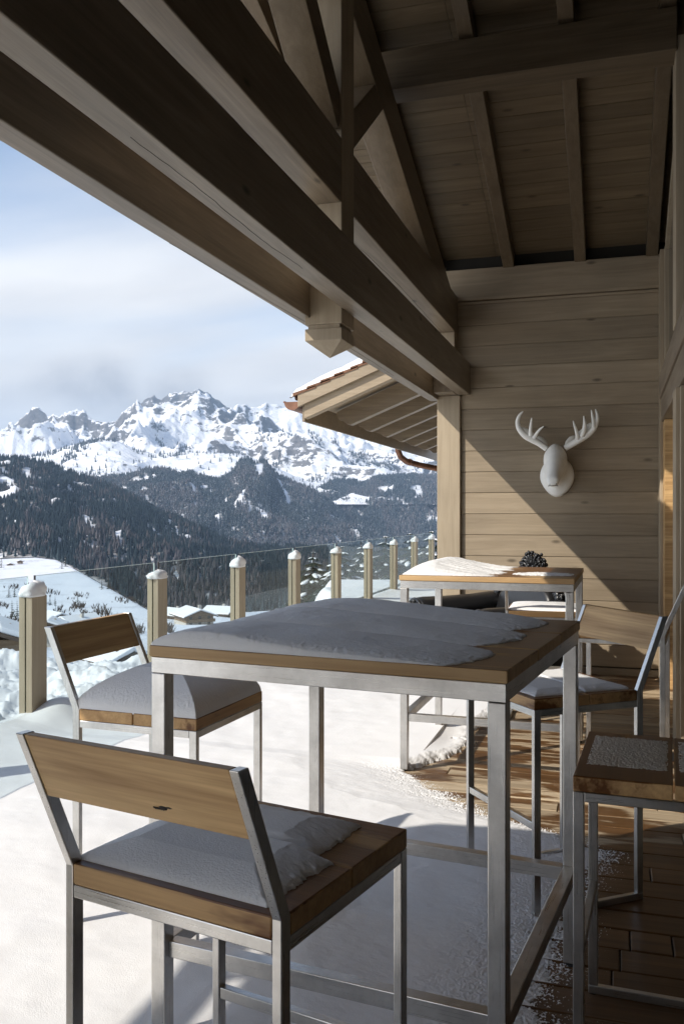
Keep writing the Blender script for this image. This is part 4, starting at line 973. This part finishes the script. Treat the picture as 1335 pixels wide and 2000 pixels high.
def tree_mat(name, snow=0.3):
    m, nt, b, out = new_mat(name)
    tc = nt.nodes.new('ShaderNodeTexCoord'); at = nt.nodes.new('ShaderNodeAttribute'); at.attribute_name = 'tone'
    c = ramp(nt, at.outputs['Fac'], [(0.0, (0.016, 0.027, 0.034)), (0.55, (0.032, 0.046, 0.052)), (0.72, (0.055, 0.053, 0.058)), (1.0, (0.10, 0.09, 0.092))])
    n = noise(nt, tc.outputs['Object'], 0.45, 4, 0.7)
    ge = nt.nodes.new('ShaderNodeNewGeometry'); sp = nt.nodes.new('ShaderNodeSeparateXYZ'); nt.links.new(ge.outputs['Normal'], sp.inputs[0])
    f = math_node(nt, 'ADD', n.outputs['Fac'], math_node(nt, 'MULTIPLY', sp.outputs['Z'], 0.3))
    k = nt.nodes.new('ShaderNodeMapRange'); k.inputs['From Min'].default_value = 0.80 - snow * 0.5; k.inputs['From Max'].default_value = 0.95 - snow * 0.5; k.inputs['To Max'].default_value = 0.65
    nt.links.new(f, k.inputs['Value'])
    nt.links.new(mixc(nt, k.outputs[0], c.outputs[0], (0.66, 0.70, 0.77)), b.inputs['Base Color'])
    b.inputs['Roughness'].default_value = 0.9; b.inputs['Specular IOR Level'].default_value = 0.05; return m
M.update(valley=terrain_mat(), floor=forest_floor_mat(), massif=massif_mat(), trees=tree_mat('forest_trees', 0.24), tree_snowy=tree_mat('frosted_forest_trees', 0.42))

def ridge(name, sky, d_ridge, d_foot, v_foot, mat, u0=-900, u1=1900, nu=360, nt_=150, amp=0.0, scale=1.0, seed=1, shape=1.0, ridged=True, tone=None, kind='structure'):
    """a hillside surveyed from its skyline: rises from a foot to a crest at their real distances and falls away behind"""
    u = np.linspace(u0, u1, nu); t = np.concatenate([np.linspace(0, 1, nt_), np.array([1.03, 1.08, 1.16, 1.3])])
    U, T = np.meshgrid(u, t, indexing='ij'); Tc = np.clip(T, 0, 1)
    DR, DF = d_ridge(U), d_foot(U); D = DF + (DR - DF) * T
    zr_ = (1002.36 - sky(U)) / FPX * DR; zf = (1002.36 - v_foot(U)) / FPX * DF
    Z = zf + (zr_ - zf) * Tc ** shape
    Z = np.where(T > 1, zr_ - (T - 1) * (DR - DF) * 0.9, Z)
    Xc = (U - 667.5) / FPX * D; X = Xc * math.cos(TH) - D * math.sin(TH); Y = Xc * math.sin(TH) + D * math.cos(TH)
    n = fbm(X / scale, Y / scale, 7, seed, 0.47, ridged)
    w = np.clip(Tc / 0.12, 0, 1) * (0.12 + 0.88 * np.clip((1 - Tc) / 0.25, 0, 1))
    Z = Z + CAMH + amp * (n - 0.45) * w
    tn = tone(U, Tc, X, Y) if tone is not None else np.zeros_like(X)
    o = np_mesh(name, np.stack([X, Y, Z], -1).reshape(-1, 3), grid_faces(nu, len(t)), mat, True, tn.reshape(-1))
    tag(o, kind=kind)
    def at(uu, tt):
        i = (uu - u0) / (u1 - u0) * (nu - 1); j = tt * (nt_ - 1)
        i0 = np.clip(i.astype(int), 0, nu - 2); j0 = np.clip(j.astype(int), 0, nt_ - 2); a, b_ = i - i0, j - j0
        P = np.stack([X, Y, Z], -1)
        return (P[i0, j0] * ((1 - a) * (1 - b_))[:, None] + P[i0 + 1, j0] * (a * (1 - b_))[:, None] + P[i0, j0 + 1] * ((1 - a) * b_)[:, None] + P[i0 + 1, j0 + 1] * (a * b_)[:, None])
    return at
rng = np.random.default_rng(11)
def forest(name, P, hmin, hmax, mat, tiers=3, seg=6, brown=0.2, bshift=None, width=0.19):
    n = len(P); h = rng.uniform(hmin, hmax, n); r = h * rng.uniform(width * 0.8, width * 1.25, n)
    tone = np.where(rng.random(n) < (brown if bshift is None else bshift), rng.uniform(0.72, 1.0, n), rng.uniform(0.0, 0.6, n))
    isb = tone > 0.7
    vs, fs, tn = [], [], []; a = np.arange(seg) * 2 * math.pi / seg; base = 0
    per = tiers * (seg + 1)
    V = np.zeros((n, per, 3)); rot = rng.uniform(0, 6.28, n)
    for k in range(tiers):
        zb = np.where(isb, 0.30 + 0.10 * k, 0.03 + 0.30 * k / tiers * 2.6 / 1.0 * 0.9); zt = np.where(isb, 0.75 + 0.25 * (k + 1) / tiers, np.minimum(1.0, zb + 0.62 - 0.08 * k)) if k < tiers - 1 else np.ones(n)
        rk_ = np.where(isb, r * (0.85 - 0.12 * k), r * (1 - 0.30 * k))
        jit = rng.uniform(0.65, 1.25, (n, seg))
        V[:, k * (seg + 1), 2] = zt * h
        V[:, k * (seg + 1), 0] = rng.normal(0, 0.02, n) * h
        for j in range(seg):
            V[:, k * (seg + 1) + 1 + j, 0] = np.cos(a[j] + rot) * rk_ * jit[:, j]; V[:, k * (seg + 1) + 1 + j, 1] = np.sin(a[j] + rot) * rk_ * jit[:, j]
            V[:, k * (seg + 1) + 1 + j, 2] = (zb + rng.uniform(-0.05, 0.05, n)) * h
        for j in range(seg): fs.append((k * (seg + 1), k * (seg + 1) + 1 + j, k * (seg + 1) + 1 + (j + 1) % seg))
    V += P[:, None, :]; V[:, :, 2] -= 0.5
    F = (np.array(fs)[None] + (np.arange(n) * per)[:, None, None]).reshape(-1, 3)
    o = np_mesh(name, V.reshape(-1, 3), F, mat, False, np.repeat(tone, per))
    return tag(o, kind='stuff')

# --- the massif, 6 km away
skyM = survey([(-1200, 880), (-500, 830), (-200, 862), (0, 857), (25, 848), (40, 838), (58, 829), (64, 820), (76, 817), (88, 820), (95, 830), (110, 828), (122, 822), (127, 815), (135, 813), (143, 817), (147, 826), (152, 819), (165, 815), (185, 824), (215, 828), (240, 823), (260, 812), (275, 797), (290, 787), (300, 783), (315, 790), (330, 780), (350, 774), (370, 768), (388, 762), (400, 767), (420, 780), (440, 795), (455, 802), (475, 808), (500, 806), (520, 803), (545, 804), (570, 803), (590, 812), (640, 830), (700, 845), (760, 860), (820, 878), (900, 890), (1100, 860), (1400, 880), (2200, 850)])
skyMj = lambda u: skyM(u) - 4 * (fbm(u / 11.0, u * 0 + 3, 4, 5) - 0.5) * 2
const = lambda c: (lambda u: u * 0 + c)
def toneM(U, T, X, Y):
    u = U
    cliff = 0.34 * np.exp(-((T - 0.96) / 0.13) ** 2) * (0.5 + 1.0 * fbm(u / 90, T * 4, 3, 8))
    band = 0.26 * np.exp(-((T - (0.50 + 0.05 * np.sin(u / 70))) / 0.085) ** 2) * smooth01((u - 330) / 120) * smooth01((640 - u) / 120)
    band += 0.10 * np.exp(-((T - 0.36) / 0.07) ** 2) * smooth01((u - 560) / 100)
    smooth_r = -0.42 * np.exp(-((T - 0.68) / 0.19) ** 2) * smooth01((u - 440) / 90)
    smooth_l = -0.22 * np.exp(-((T - 0.30) / 0.22) ** 2) * smooth01((480 - u) / 120)
    return cliff + band + smooth_r + smooth_l - 0.17
atM = ridge('mountains', skyMj, const(6400.0), const(3900.0), survey([(-1200, 930), (0, 915), (300, 935), (480, 940), (850, 955), (2200, 950)]), M['massif'], -1000, 2000, 900, 260, 360.0, 520.0, 4, 0.95, True, toneM)
# --- white foothill with its wooded crest, left of the summit
skyW = survey([(-1200, 900), (0, 897), (40, 893), (90, 884), (130, 872), (160, 864), (190, 858), (205, 857), (230, 862), (250, 870), (275, 880), (300, 885), (350, 884), (420, 884), (470, 886), (520, 905), (600, 940), (760, 980), (2200, 1000)])
def toneW(U, T, X, Y): return -0.30 + 0.18 * np.exp(-((U - 262) / 26) ** 2) * fbm(U / 9, T * 5, 3, 3) * 1.6
atW = ridge('foothill_terrain', skyW, const(3850.0), const(3000.0), const(985.0), M['massif'], -900, 900, 420, 110, 60.0, 210.0, 14, 0.9, True, toneW)
# --- wooded slopes: centre, right, and the dark near one on the left
skyB = survey([(-1200, 930), (150, 935), (250, 928), (272, 921), (297, 913), (322, 914), (350, 926), (372, 920), (395, 930), (425, 937), (448, 928), (460, 918), (468, 901), (485, 897), (520, 901), (542, 929), (580, 946), (615, 960), (640, 976), (668, 1000), (700, 1035), (760, 1085), (2200, 1150)])
clearB = lambda U, T: 0.9 * smooth01((fbm(U / 20, T * 13, 5, 21, 0.62) - 0.58) / 0.14) * (T > 0.12) + smooth01(1 - np.abs((U - 507) / 15)) * (np.abs(T - 0.80) < 0.14) + smooth01(1 - np.abs((U - 553 - 60 * (0.8 - T)) / 10)) * (np.abs(T - 0.75) < 0.2)
atB = ridge('wooded_hill', skyB, const(2900.0), const(1900.0), const(1092.0), M['floor'], -700, 1100, 260, 100, 70.0, 260.0, 24, 0.9, True, lambda U, T, X, Y: np.clip(clearB(U, T), 0, 1))
skyC = survey([(-1200, 990), (560, 985), (600, 968), (620, 956), (648, 940), (676, 938), (710, 947), (731, 933), (779, 929), (813, 928), (851, 933), (950, 925), (1200, 900), (2200, 880)])
clearC = lambda U, T: 0.9 * smooth01((fbm(U / 24, T * 11, 5, 33, 0.62) - 0.58) / 0.14) * (T > 0.3) + smooth01(1 - ((U - 752) / 26) ** 2 - ((T - 0.72) / 0.10) ** 2)
atC = ridge('wooded_hill', skyC, const(3600.0), const(2500.0), const(1080.0), M['floor'], 500, 2000, 240, 90, 60.0, 300.0, 34, 0.9, True, lambda U, T, X, Y: np.clip(clearC(U, T), 0, 1))
skyA = survey([(-1200, 860), (-200, 885), (0, 895), (40, 898), (80, 904), (108, 912), (130, 919), (150, 931), (185, 941), (215, 950), (250, 968), (310, 1003), (360, 1024), (400, 1041), (450, 1061), (600, 1078), (850, 1090), (1300, 1090), (2200, 1080)])
footA = survey([(-1200, 1060), (0, 1090), (70, 1087), (110, 1092), (150, 1112), (200, 1140), (290, 1190), (400, 1200), (600, 1185), (2200, 1150)])
dfootA = survey([(-1200, 1000), (0, 1000), (110, 960), (150, 900), (200, 850), (290, 800), (400, 760), (600, 740), (2200, 740)])
clearA = lambda U, T: 0.9 * smooth01((fbm(U / 26, T * 11, 5, 41, 0.62) - 0.60) / 0.14) + smooth01(1 - ((U - 12) / 34) ** 2 - ((T - 0.46 - (U - 12) * 0.0012) / 0.085) ** 2) + smooth01(1 - ((U - 18 - 220 * (0.86 - T)) / 22) ** 2) * (np.abs(T - 0.86) < 0.08)
atA = ridge('wooded_hill', skyA, survey([(-1200, 2000), (150, 1900), (450, 1500), (800, 1250), (2200, 1250)]), dfootA, footA, M['floor'], -800, 1500, 320, 130, 40.0, 140.0, 44, 1.0, True, lambda U, T, X, Y: np.clip(clearA(U, T), 0, 1))
def scatter(at, clear, u0, u1, n, t0=0.0, t1=0.995, dens=None):
    u = rng.uniform(u0, u1, n); t = rng.uniform(t0, t1, n) ** 0.9
    keep = clear(u, t) < rng.uniform(0.05, 0.75, n)
    if dens is not None: keep &= rng.random(n) < dens(u, t)
    u, t = u[keep], t[keep]; return at(u, t), u, t
P, u, t = scatter(atA, clearA, -130, 1000, 42000); br = smooth01((fbm(u / 60, t * 4, 3, 50) - 0.42) / 0.2) * np.where(t < 0.6, 0.85, 0.3)
forest('conifer_forest', P, 8, 16, M['trees'], 3, 6, bshift=br * 0.7)
P, u, t = scatter(atB, clearB, 120, 780, 36000); br = smooth01((fbm(u / 60, t * 4, 3, 51) - 0.40) / 0.2) * 0.6
forest('frosted_forest', P, 10, 18, M['tree_snowy'], 2, 5, bshift=br)
P, u, t = scatter(atC, clearC, 560, 1000, 20000); br = smooth01((fbm(u / 60, t * 4, 3, 52) - 0.40) / 0.2) * 0.6
forest('frosted_forest', P, 13, 22, M['tree_snowy'], 2, 5, bshift=br)
# scattered timber on the white foothill: along its crest and down its gullies
dW = lambda u, t: np.clip(np.exp(-((u - 185 + 190 * (1 - t)) / 16) ** 2) * (u > 120) + np.exp(-((u - 85 + 40 * (0.95 - t)) / 45) ** 2) * (t > 0.86) * 0.6 + 0.9 * (np.abs(u - 205) < 22) * (t > 0.93) + 0.02 + 0.35 * np.exp(-((t - 0.95) / 0.05) ** 2) * (u > 260) * (u < 480) + 0.25 * np.exp(-((t - 0.35) / 0.1) ** 2), 0, 1)
P, u, t = scatter(atW, lambda U, T: U * 0, -60, 620, 9000, dens=dW); forest('mountain_timber', P, 12, 22, M['tree_snowy'], 2, 5, 0.2)
dM = lambda u, t: np.clip(smooth01((fbm(u / 50, t * 9, 4, 61) - 0.50) / 0.08) * (t < 0.42) * (u > 300) * 0.8, 0, 1)
P, u, t = scatter(atM, lambda U, T: U * 0, 200, 900, 9000, 0.0, 0.42, dens=dM); forest('mountain_timber', P, 14, 24, M['tree_snowy'], 2, 5, 0.3)

# --- valley ground from the terrace edge to the forest foot
def valley_z(u, D):
    base = np.interp(D, [2.0, 4.5, 6.0, 9.0, 13.0, 16.0, 24.0, 45.0, 80.0, 150.0, 260.0, 420.0, 620.0, 900.0, 1400.0], [-0.5, -0.4, -0.34, -0.52, -0.82, -2.0, -4.2, -8.5, -14.0, -22.0, -31.0, -38.0, -42.0, -44.0, -44.0])
    # a smooth bank right of the rubble, screening the conifers
    flat = smooth01((u - 555 + 40 * (fbm(D * 1.3, u * 0 + 2, 3, 5) - 0.5)) / 95) * smooth01((17.6 - D) / 0.8) * smooth01((1250 - u) / 100)
    base = base * (1 - flat) + flat * (0.06 + 0.008 * (D - 9) + 0.12 * np.exp(-((u - 605) / 28.0) ** 2) * smooth01((D - 12) / 3))
    bank = 0 * np.exp(-((u - 760) / 260.0) ** 2) * np.where(D < 17, np.exp(-((D - 17) / 8.0) ** 2), np.exp(-((D - 17) / 3.5) ** 2)) * 1.35
    far = smooth01((D - 200) / 300) * 18 * smooth01((u - 380) / 300)
    return base + bank - far
NU = 800; u = np.linspace(-1500, 1500, NU); d = np.concatenate([np.geomspace(2.2, 30, 420, endpoint=False), np.geomspace(30, 1150, 130)])
U, D = np.meshgrid(u, d, indexing='ij'); Xc = (U - 667.5) / FPX * D
X = Xc * math.cos(TH) - D * math.sin(TH); Y = Xc * math.sin(TH) + D * math.cos(TH)
Z = valley_z(U, D)
lump = fbm(X * 1.1, Y * 1.1, 7, 71, 0.62) * 0.88 + 0.12 * fbm(X * 2.6, Y * 2.6, 5, 72, 0.6, True); near = smooth01((D - 5.0) / 1.5) * smooth01((19 - D) / 5); left = smooth01((560 - U) / 180)
left = left * (1 - smooth01((U - 560) / 40))
Z = Z + near * (0.05 + left * 0.55) * (lump - 0.4) + near * left * (0.16 * (fbm(X * 2.6, Y * 2.6, 6, 79, 0.55) - 0.5)) + smooth01((D - 25) / 60) * 2.0 * (fbm(X / 35, Y / 35, 5, 73) - 0.5) + smooth01((D - 250) / 200) * 6 * (fbm(X / 90, Y / 90, 5, 75) - 0.5)
Z = np.where(X > -3.63, np.minimum(Z, -0.5), Z)
vh = footA(U) + 2.0                       # beyond the meadow's brow the ground falls out of sight to the forest foot
Z = np.where(D > 260, np.minimum(Z, CAMH - (vh - 1002.36) / FPX * D), Z)
split_ = 416
tag(np_mesh('snowy_ground', np.stack([X, Y, Z], -1)[:, :split_ + 1].reshape(-1, 3), grid_faces(NU, split_ + 1), M['rubble']), kind='structure')
tag(np_mesh('valley_floor', np.stack([X, Y, Z], -1)[:, split_:].reshape(-1, 3), grid_faces(NU, len(d) - split_), M['valley']), kind='structure')
def ground_at(uu, DD):
    i = int(np.clip(round((uu + 1500) / 3000 * (NU - 1)), 0, NU - 1)); j = int(np.argmin(np.abs(d - DD))); return Z[i, j]

# ------------------------------------------------------------------ village chalets in the valley
M.update(vwall=wood('village_boards', (0.13, 0.085, 0.05), (0.25, 0.17, 0.105), 'x', 0.8, 0.1, knots=0, tonevar=0.1), vplaster=plain('village_render', (0.46, 0.42, 0.37), 0.8), vroof=plain('village_roof_board', (0.10, 0.07, 0.05), 0.8), vwin=plain('village_window', (0.03, 0.035, 0.04), 0.1))
def village_house(label, u_, v_, D, w, l, hw, rz, rise=0.36, plaster=0.4):
    x, y, z = px(u_, v_, D); e = empty('village_chalet', (x, y, z), rz, label, 'chalet', 'village chalets in the valley')
    MB().box(-w / 2, w / 2, -l / 2, l / 2, -6, hw * plaster).build('base_storey', M['vplaster'], e)
    MB().prism([(-w / 2 + 0.05, hw * plaster), (w / 2 - 0.05, hw * plaster), (w / 2 - 0.05, hw), (0, hw + rise * w / 2), (-w / 2 + 0.05, hw)], 'y', -l / 2 + 0.05, l / 2 - 0.05).build('upper_wall', M['vwall'], e)
    o = 1.1; f = lambda q: hw + rise * (w / 2 - abs(q))
    rf = MB(); sn = MB()
    for s in (-1, 1):
        pr = [(0, f(0)), (s * (w / 2 + o), f(w / 2 + o)), (s * (w / 2 + o), f(w / 2 + o) + 0.25), (0, f(0) + 0.25)]
        rf.prism(pr, 'y', -l / 2 - o, l / 2 + o)
        sn.prism([(0, f(0) + 0.26), (s * (w / 2 + o), f(w / 2 + o) + 0.26), (s * (w / 2 + o - 0.1), f(w / 2 + o) + 0.62), (0, f(0) + 0.72)], 'y', -l / 2 - o + 0.08, l / 2 + o - 0.08)
    ro = rf.build('roof', M['vroof'], e); sn.build('roof_snow', M['snowf'], ro, 0.12, 2)
    MB().box(w * 0.18, w * 0.28, -0.05 * w, 0.05 * w, f(w * 0.3), f(0) + 0.14 * w).build('chimney', M['vplaster'], ro)
    n = max(2, int(w / 2.2))
    for k in range(n):
        xx = -w / 2 + (k + 0.5) * w / n
        for zz in (0.12, 0.62):
            MB().box(xx - 0.42, xx + 0.42, -l / 2 - 0.04, -l / 2 + 0.1, hw * zz, hw * zz + 1.15).build('window', M['vwin'], e)
    MB().box(-w / 2 - 0.2, w / 2 + 0.2, -l / 2 - 1.0, -l / 2 + 0.04, hw * 0.5 - 0.12, hw * 0.5).box(-w / 2 - 0.2, w / 2 + 0.2, -l / 2 - 1.0, -l / 2 - 0.92, hw * 0.5, hw * 0.5 + 0.8).build('balcony', M['vwall'], e)
    return e
village_house("gabled village chalet with a row of windows, seen through the glass beside the second post", 378, 1220, 260, 8.2, 11, 3.0, TH + 0.5)
village_house("small village chalet whose roof overlaps the gabled one's left side", 340, 1219, 285, 7.0, 9, 3.4, TH + 0.9)
village_house("village chalet with only its snow roof showing above the near table's snow", 432, 1208, 300, 8.0, 9, 2.2, TH + 1.2)
village_house("brown village chalet behind the back of the deep-snowed stool", 108, 1226, 230, 5.5, 7, 2.6, TH + 0.7)
village_house("wide snow-roofed village chalet rising above the stool back's top edge", 152, 1235, 210, 6.6, 8, 2.4, TH - 0.6)
village_house("half-hidden village chalet between the first post and the stool back", 98, 1244, 170, 4.2, 6, 2.2, TH + 0.2)
village_house("nearest village chalet, cut by the picture's edge, broad snow roof over dark eaves", -4, 1275, 60, 3.0, 5, 1.0, TH + 0.4)
village_house("low snow roof seen under the back of the deep-snowed stool", 228, 1296, 75, 2.6, 3.4, 0.55, TH + 0.8)
village_house("low snow roof with dark gable beside the second balustrade post", 276, 1293, 80, 2.3, 3.0, 0.75, TH - 0.5)

for (u_, v_, D_, lab) in ((21, 1106, 760, "left one of the small dark barns on the high white pasture"), (40, 1100, 800, "right one of the small dark barns on the high white pasture"), (62, 1174, 380, "tiny barn half way down the meadow near the first post's cap")):
    village_house(lab, u_, v_, D_, 4.5, 5.5, 1.6, TH + 0.3)
# ------------------------------------------------------------------ single trees
def spruce(label, x, y, z, h, r, whorls, per, snow_share, seed, group, detail=True):
    q = random.Random(seed); e = empty('spruce_tree', (x, y, z), q.uniform(0, 6.28), label, 'tree', group)
    MB().tube([(0, 0, -0.3), (0.02, 0, h * 0.5), (0, 0.02, h * 0.98)], [h * 0.022, h * 0.014, 0.01], 8).build('trunk', M['bark'], e)
    fl, sn = MB(), MB()
    for w in range(whorls):
        t = w / (whorls - 1); zz = h * (0.06 + 0.92 * t); rr = r * (1 - t) ** 0.85 + 0.03 * r
        for k in range(max(4, int(per * (1 - 0.4 * t)))):
            a = q.uniform(0, 6.28); L = rr * q.uniform(0.7, 1.15); dr = L * q.uniform(0.28, 0.5); w0 = L * q.uniform(0.30, 0.46)
            dirv = Vector((math.cos(a), math.sin(a), 0)); sd = Vector((-math.sin(a), math.cos(a), 0)); pts = []
            n = 5 if detail else 3
            for i in range(n + 1):
                s = i / n; c = dirv * (L * s) + Vector((0, 0, zz - dr * s ** 1.3 + 0.10 * L * s ** 4)); ww = w0 * (0.25 + 0.9 * math.sin(math.pi * min(s * 0.85 + 0.08, 1))) * (1 if s < 0.99 else 0.15)
                pts.append((c, ww))
            for i in range(n):                                   # a frond of side sprays with gaps between them
                (c0, w0_), (c1, w1_) = pts[i], pts[i + 1]; tn = q.random()
                for s in (-1, 1):
                    tip = c0.lerp(c1, 0.9) + sd * (s * (w0_ + w1_) * 0.62 * q.uniform(0.8, 1.3)) + dirv * (0.12 * L) - Vector((0, 0, (w0_ + w1_) * q.uniform(0.15, 0.45)))
                    fl.add([c0, c0.lerp(c1, 0.72) + Vector((0, 0, -0.01)), tip], [(0, 1, 2)], tn)
                    if detail:
                        tip2 = c0.lerp(c1, 0.5) + sd * (s * w0_ * 0.8) - Vector((0, 0, w0_ * q.uniform(0.5, 0.9)))
                        fl.add([c0, c0.lerp(c1, 0.45), tip2], [(0, 1, 2)], tn)
            if q.random() < snow_share:
                i0 = q.choice((1, 2)) if detail else 0; seg = pts[i0:]; P = [c + Vector((0, 0, 0.025 * L + 0.005)) for c, _ in seg]; rad = [max(0.008, ww * q.uniform(0.16, 0.5)) for _, ww in seg]; rad[0] *= 0.4; rad[-1] *= 0.5
                if len(P) > 1: sn.tube(P, rad, 7, None, True, ((0, 0, 1), 0.42))
    fl.build('crown', M['needle'], e, recalc=False); 
    if sn.v: sn.build('crown_snow', M['snowf'], e)
    return e
M['bark'] = plain('bark', (0.075, 0.055, 0.04), 0.9, 0, 0.2, 12.0, 0.5, 0.01, 0.3)
M['needle'] = plain('spruce_needles', (0.017, 0.030, 0.021), 0.8, 0, 0.2, 3.0, 0.0, 0.01, 0.4)
near_trees = [(612, 24, 4.4, 1.5, 1072), (668, 22, 4.4, 1.7, 1060), (706, 25, 4.6, 1.6, 1052), (752, 21, 4.6, 1.8, 1040), (800, 23, 5.2, 1.8, 1034), (842, 21, 4.8, 1.7, 1030), (885, 24, 5.4, 1.8, 1020)]
tl = ["leftmost of the snowy spruces behind the smooth bank, seen through glass", "snow-laden spruce behind the bank with a long bare white bough", "snow-laden spruce behind the post with the ghostly reflection", "snow-laden spruce with a thick white streak, left of the corner column",
      "tall snow-laden spruce behind the post above the sunlit table", "snow-laden spruce next to the timber corner column", "snow-laden spruce half hidden by the timber corner column"]
for i, ((u_, D_, h_, r_, vt), lab) in enumerate(zip(near_trees, tl)):
    x, y, zt = px(u_, vt, D_)
    spruce(lab, x, y, zt - h_, h_, r_ * 1.35, 30, 20, 0.34, 100 + i, 'snow-laden spruces behind the bank')
meadow = [(199, 1150, 330, 5.0), (212, 1149, 333, 5.6), (152, 1178, 300, 3.8), (108, 1182, 280, 3.2), (98, 1181, 282, 3.4), (18, 1166, 330, 4.6), (29, 1165, 330, 5.0), (24, 1204, 250, 5.0), (34, 1202, 255, 4.6), (264, 1178, 420, 4.2), (271, 1178, 420, 4.6), (128, 1106, 640, 9.0), (121, 1110, 640, 8.0), (3, 1108, 640, 9.0), (109, 1203, 240, 3.4), (58, 1196, 250, 3.2)]
ml = ["left tree of the close spruce pair on the white meadow", "right tree of the close spruce pair on the white meadow", "lone dark spruce in the middle of the white meadow", "right-hand spruce of the low pair at the meadow's shrubby foot", "left-hand spruce of the low pair at the meadow's shrubby foot",
      "left spruce of the two beside the first post, higher on the slope", "right spruce of the two beside the first post, higher on the slope", "left spruce of the dark pair above the chalet at the picture's edge", "right spruce of the dark pair above the chalet at the picture's edge",
      "left one of the two small spruces near the second post's top", "right one of the two small spruces near the second post's top", "right spruce of the clump at the forest foot above the meadow", "left spruce of the clump at the forest foot above the meadow", "spruce beside the high white pasture at the picture's left edge",
      "small spruce standing right behind the brown village chalet", "small spruce just left of the first balustrade post's snow cap"]
for i, ((u_, v_, D_, h_), lab) in enumerate(zip(meadow, ml)):
    x, y, z = px(u_, v_, D_); spruce(lab, x, y, z, h_, h_ * 0.24, 9, 7, 0.12, 200 + i, 'single spruces on the valley meadow', False)
# bare bushes and saplings round the village, too tangled to count
bs = MB(); q = random.Random(9)
cl_ = [(q.uniform(-40, 470), q.uniform(160, 520)) for _ in range(26)] + [(150, 330), (170, 300), (190, 320), (210, 290), (120, 300), (60, 260), (20, 250), (330, 330)]
for _ in range(560):
    cu, cd = q.choice(cl_); u_ = q.gauss(cu, 9); D_ = q.gauss(cd, 9)
    x, y = cam_to_world((u_ - 667.5) / FPX * D_, D_); z = ground_at(u_, D_); h_ = q.uniform(0.8, 3.0)
    for _k in range(7):
        a = q.uniform(0, 6.28); ln = h_ * q.uniform(0.5, 1.0); dx_, dy_ = math.cos(a) * ln * 0.4, math.sin(a) * ln * 0.4; w_ = 0.07 * h_
        bs.add([(x - w_, y, z - 0.2), (x + w_, y, z - 0.2), (x + dx_, y + dy_, z + ln)], [(0, 1, 2)], q.random())
        bs.add([(x + dx_ * 0.5, y + dy_ * 0.5, z + ln * 0.5), (x + dx_ * 0.6 + w_, y + dy_ * 0.6, z + ln * 0.55), (x + dx_ * 1.1 + q.uniform(-.4, .4), y + dy_ * 0.8 + q.uniform(-.4, .4), z + ln * 0.9)], [(0, 1, 2)], q.random())
tag(bs.build('bare_thicket', plain('bare_twigs', (0.06, 0.048, 0.042), 0.9, 0, 0.1, var=0.4), None, recalc=False), kind='stuff')

# ------------------------------------------------------------------ the air of the valley
hz = MB(); hz.box(-9000, 9000, -3000, 9500, -190, 1150)
hm = bpy.data.materials.new('valley_air'); hm.use_nodes = True; hn = hm.node_tree; hn.nodes.clear()
ho_ = hn.nodes.new('ShaderNodeOutputMaterial'); hv = hn.nodes.new('ShaderNodeVolumePrincipled'); hv.inputs['Color'].default_value = (0.50, 0.71, 1.0, 1); hv.inputs['Density'].default_value = 9e-5; hv.inputs['Anisotropy'].default_value = 0.1
hn.links.new(hv.outputs[0], ho_.inputs['Volume'])
tag(hz.build('haze', hm), kind='stuff')
SC.cycles.volume_bounces = 0
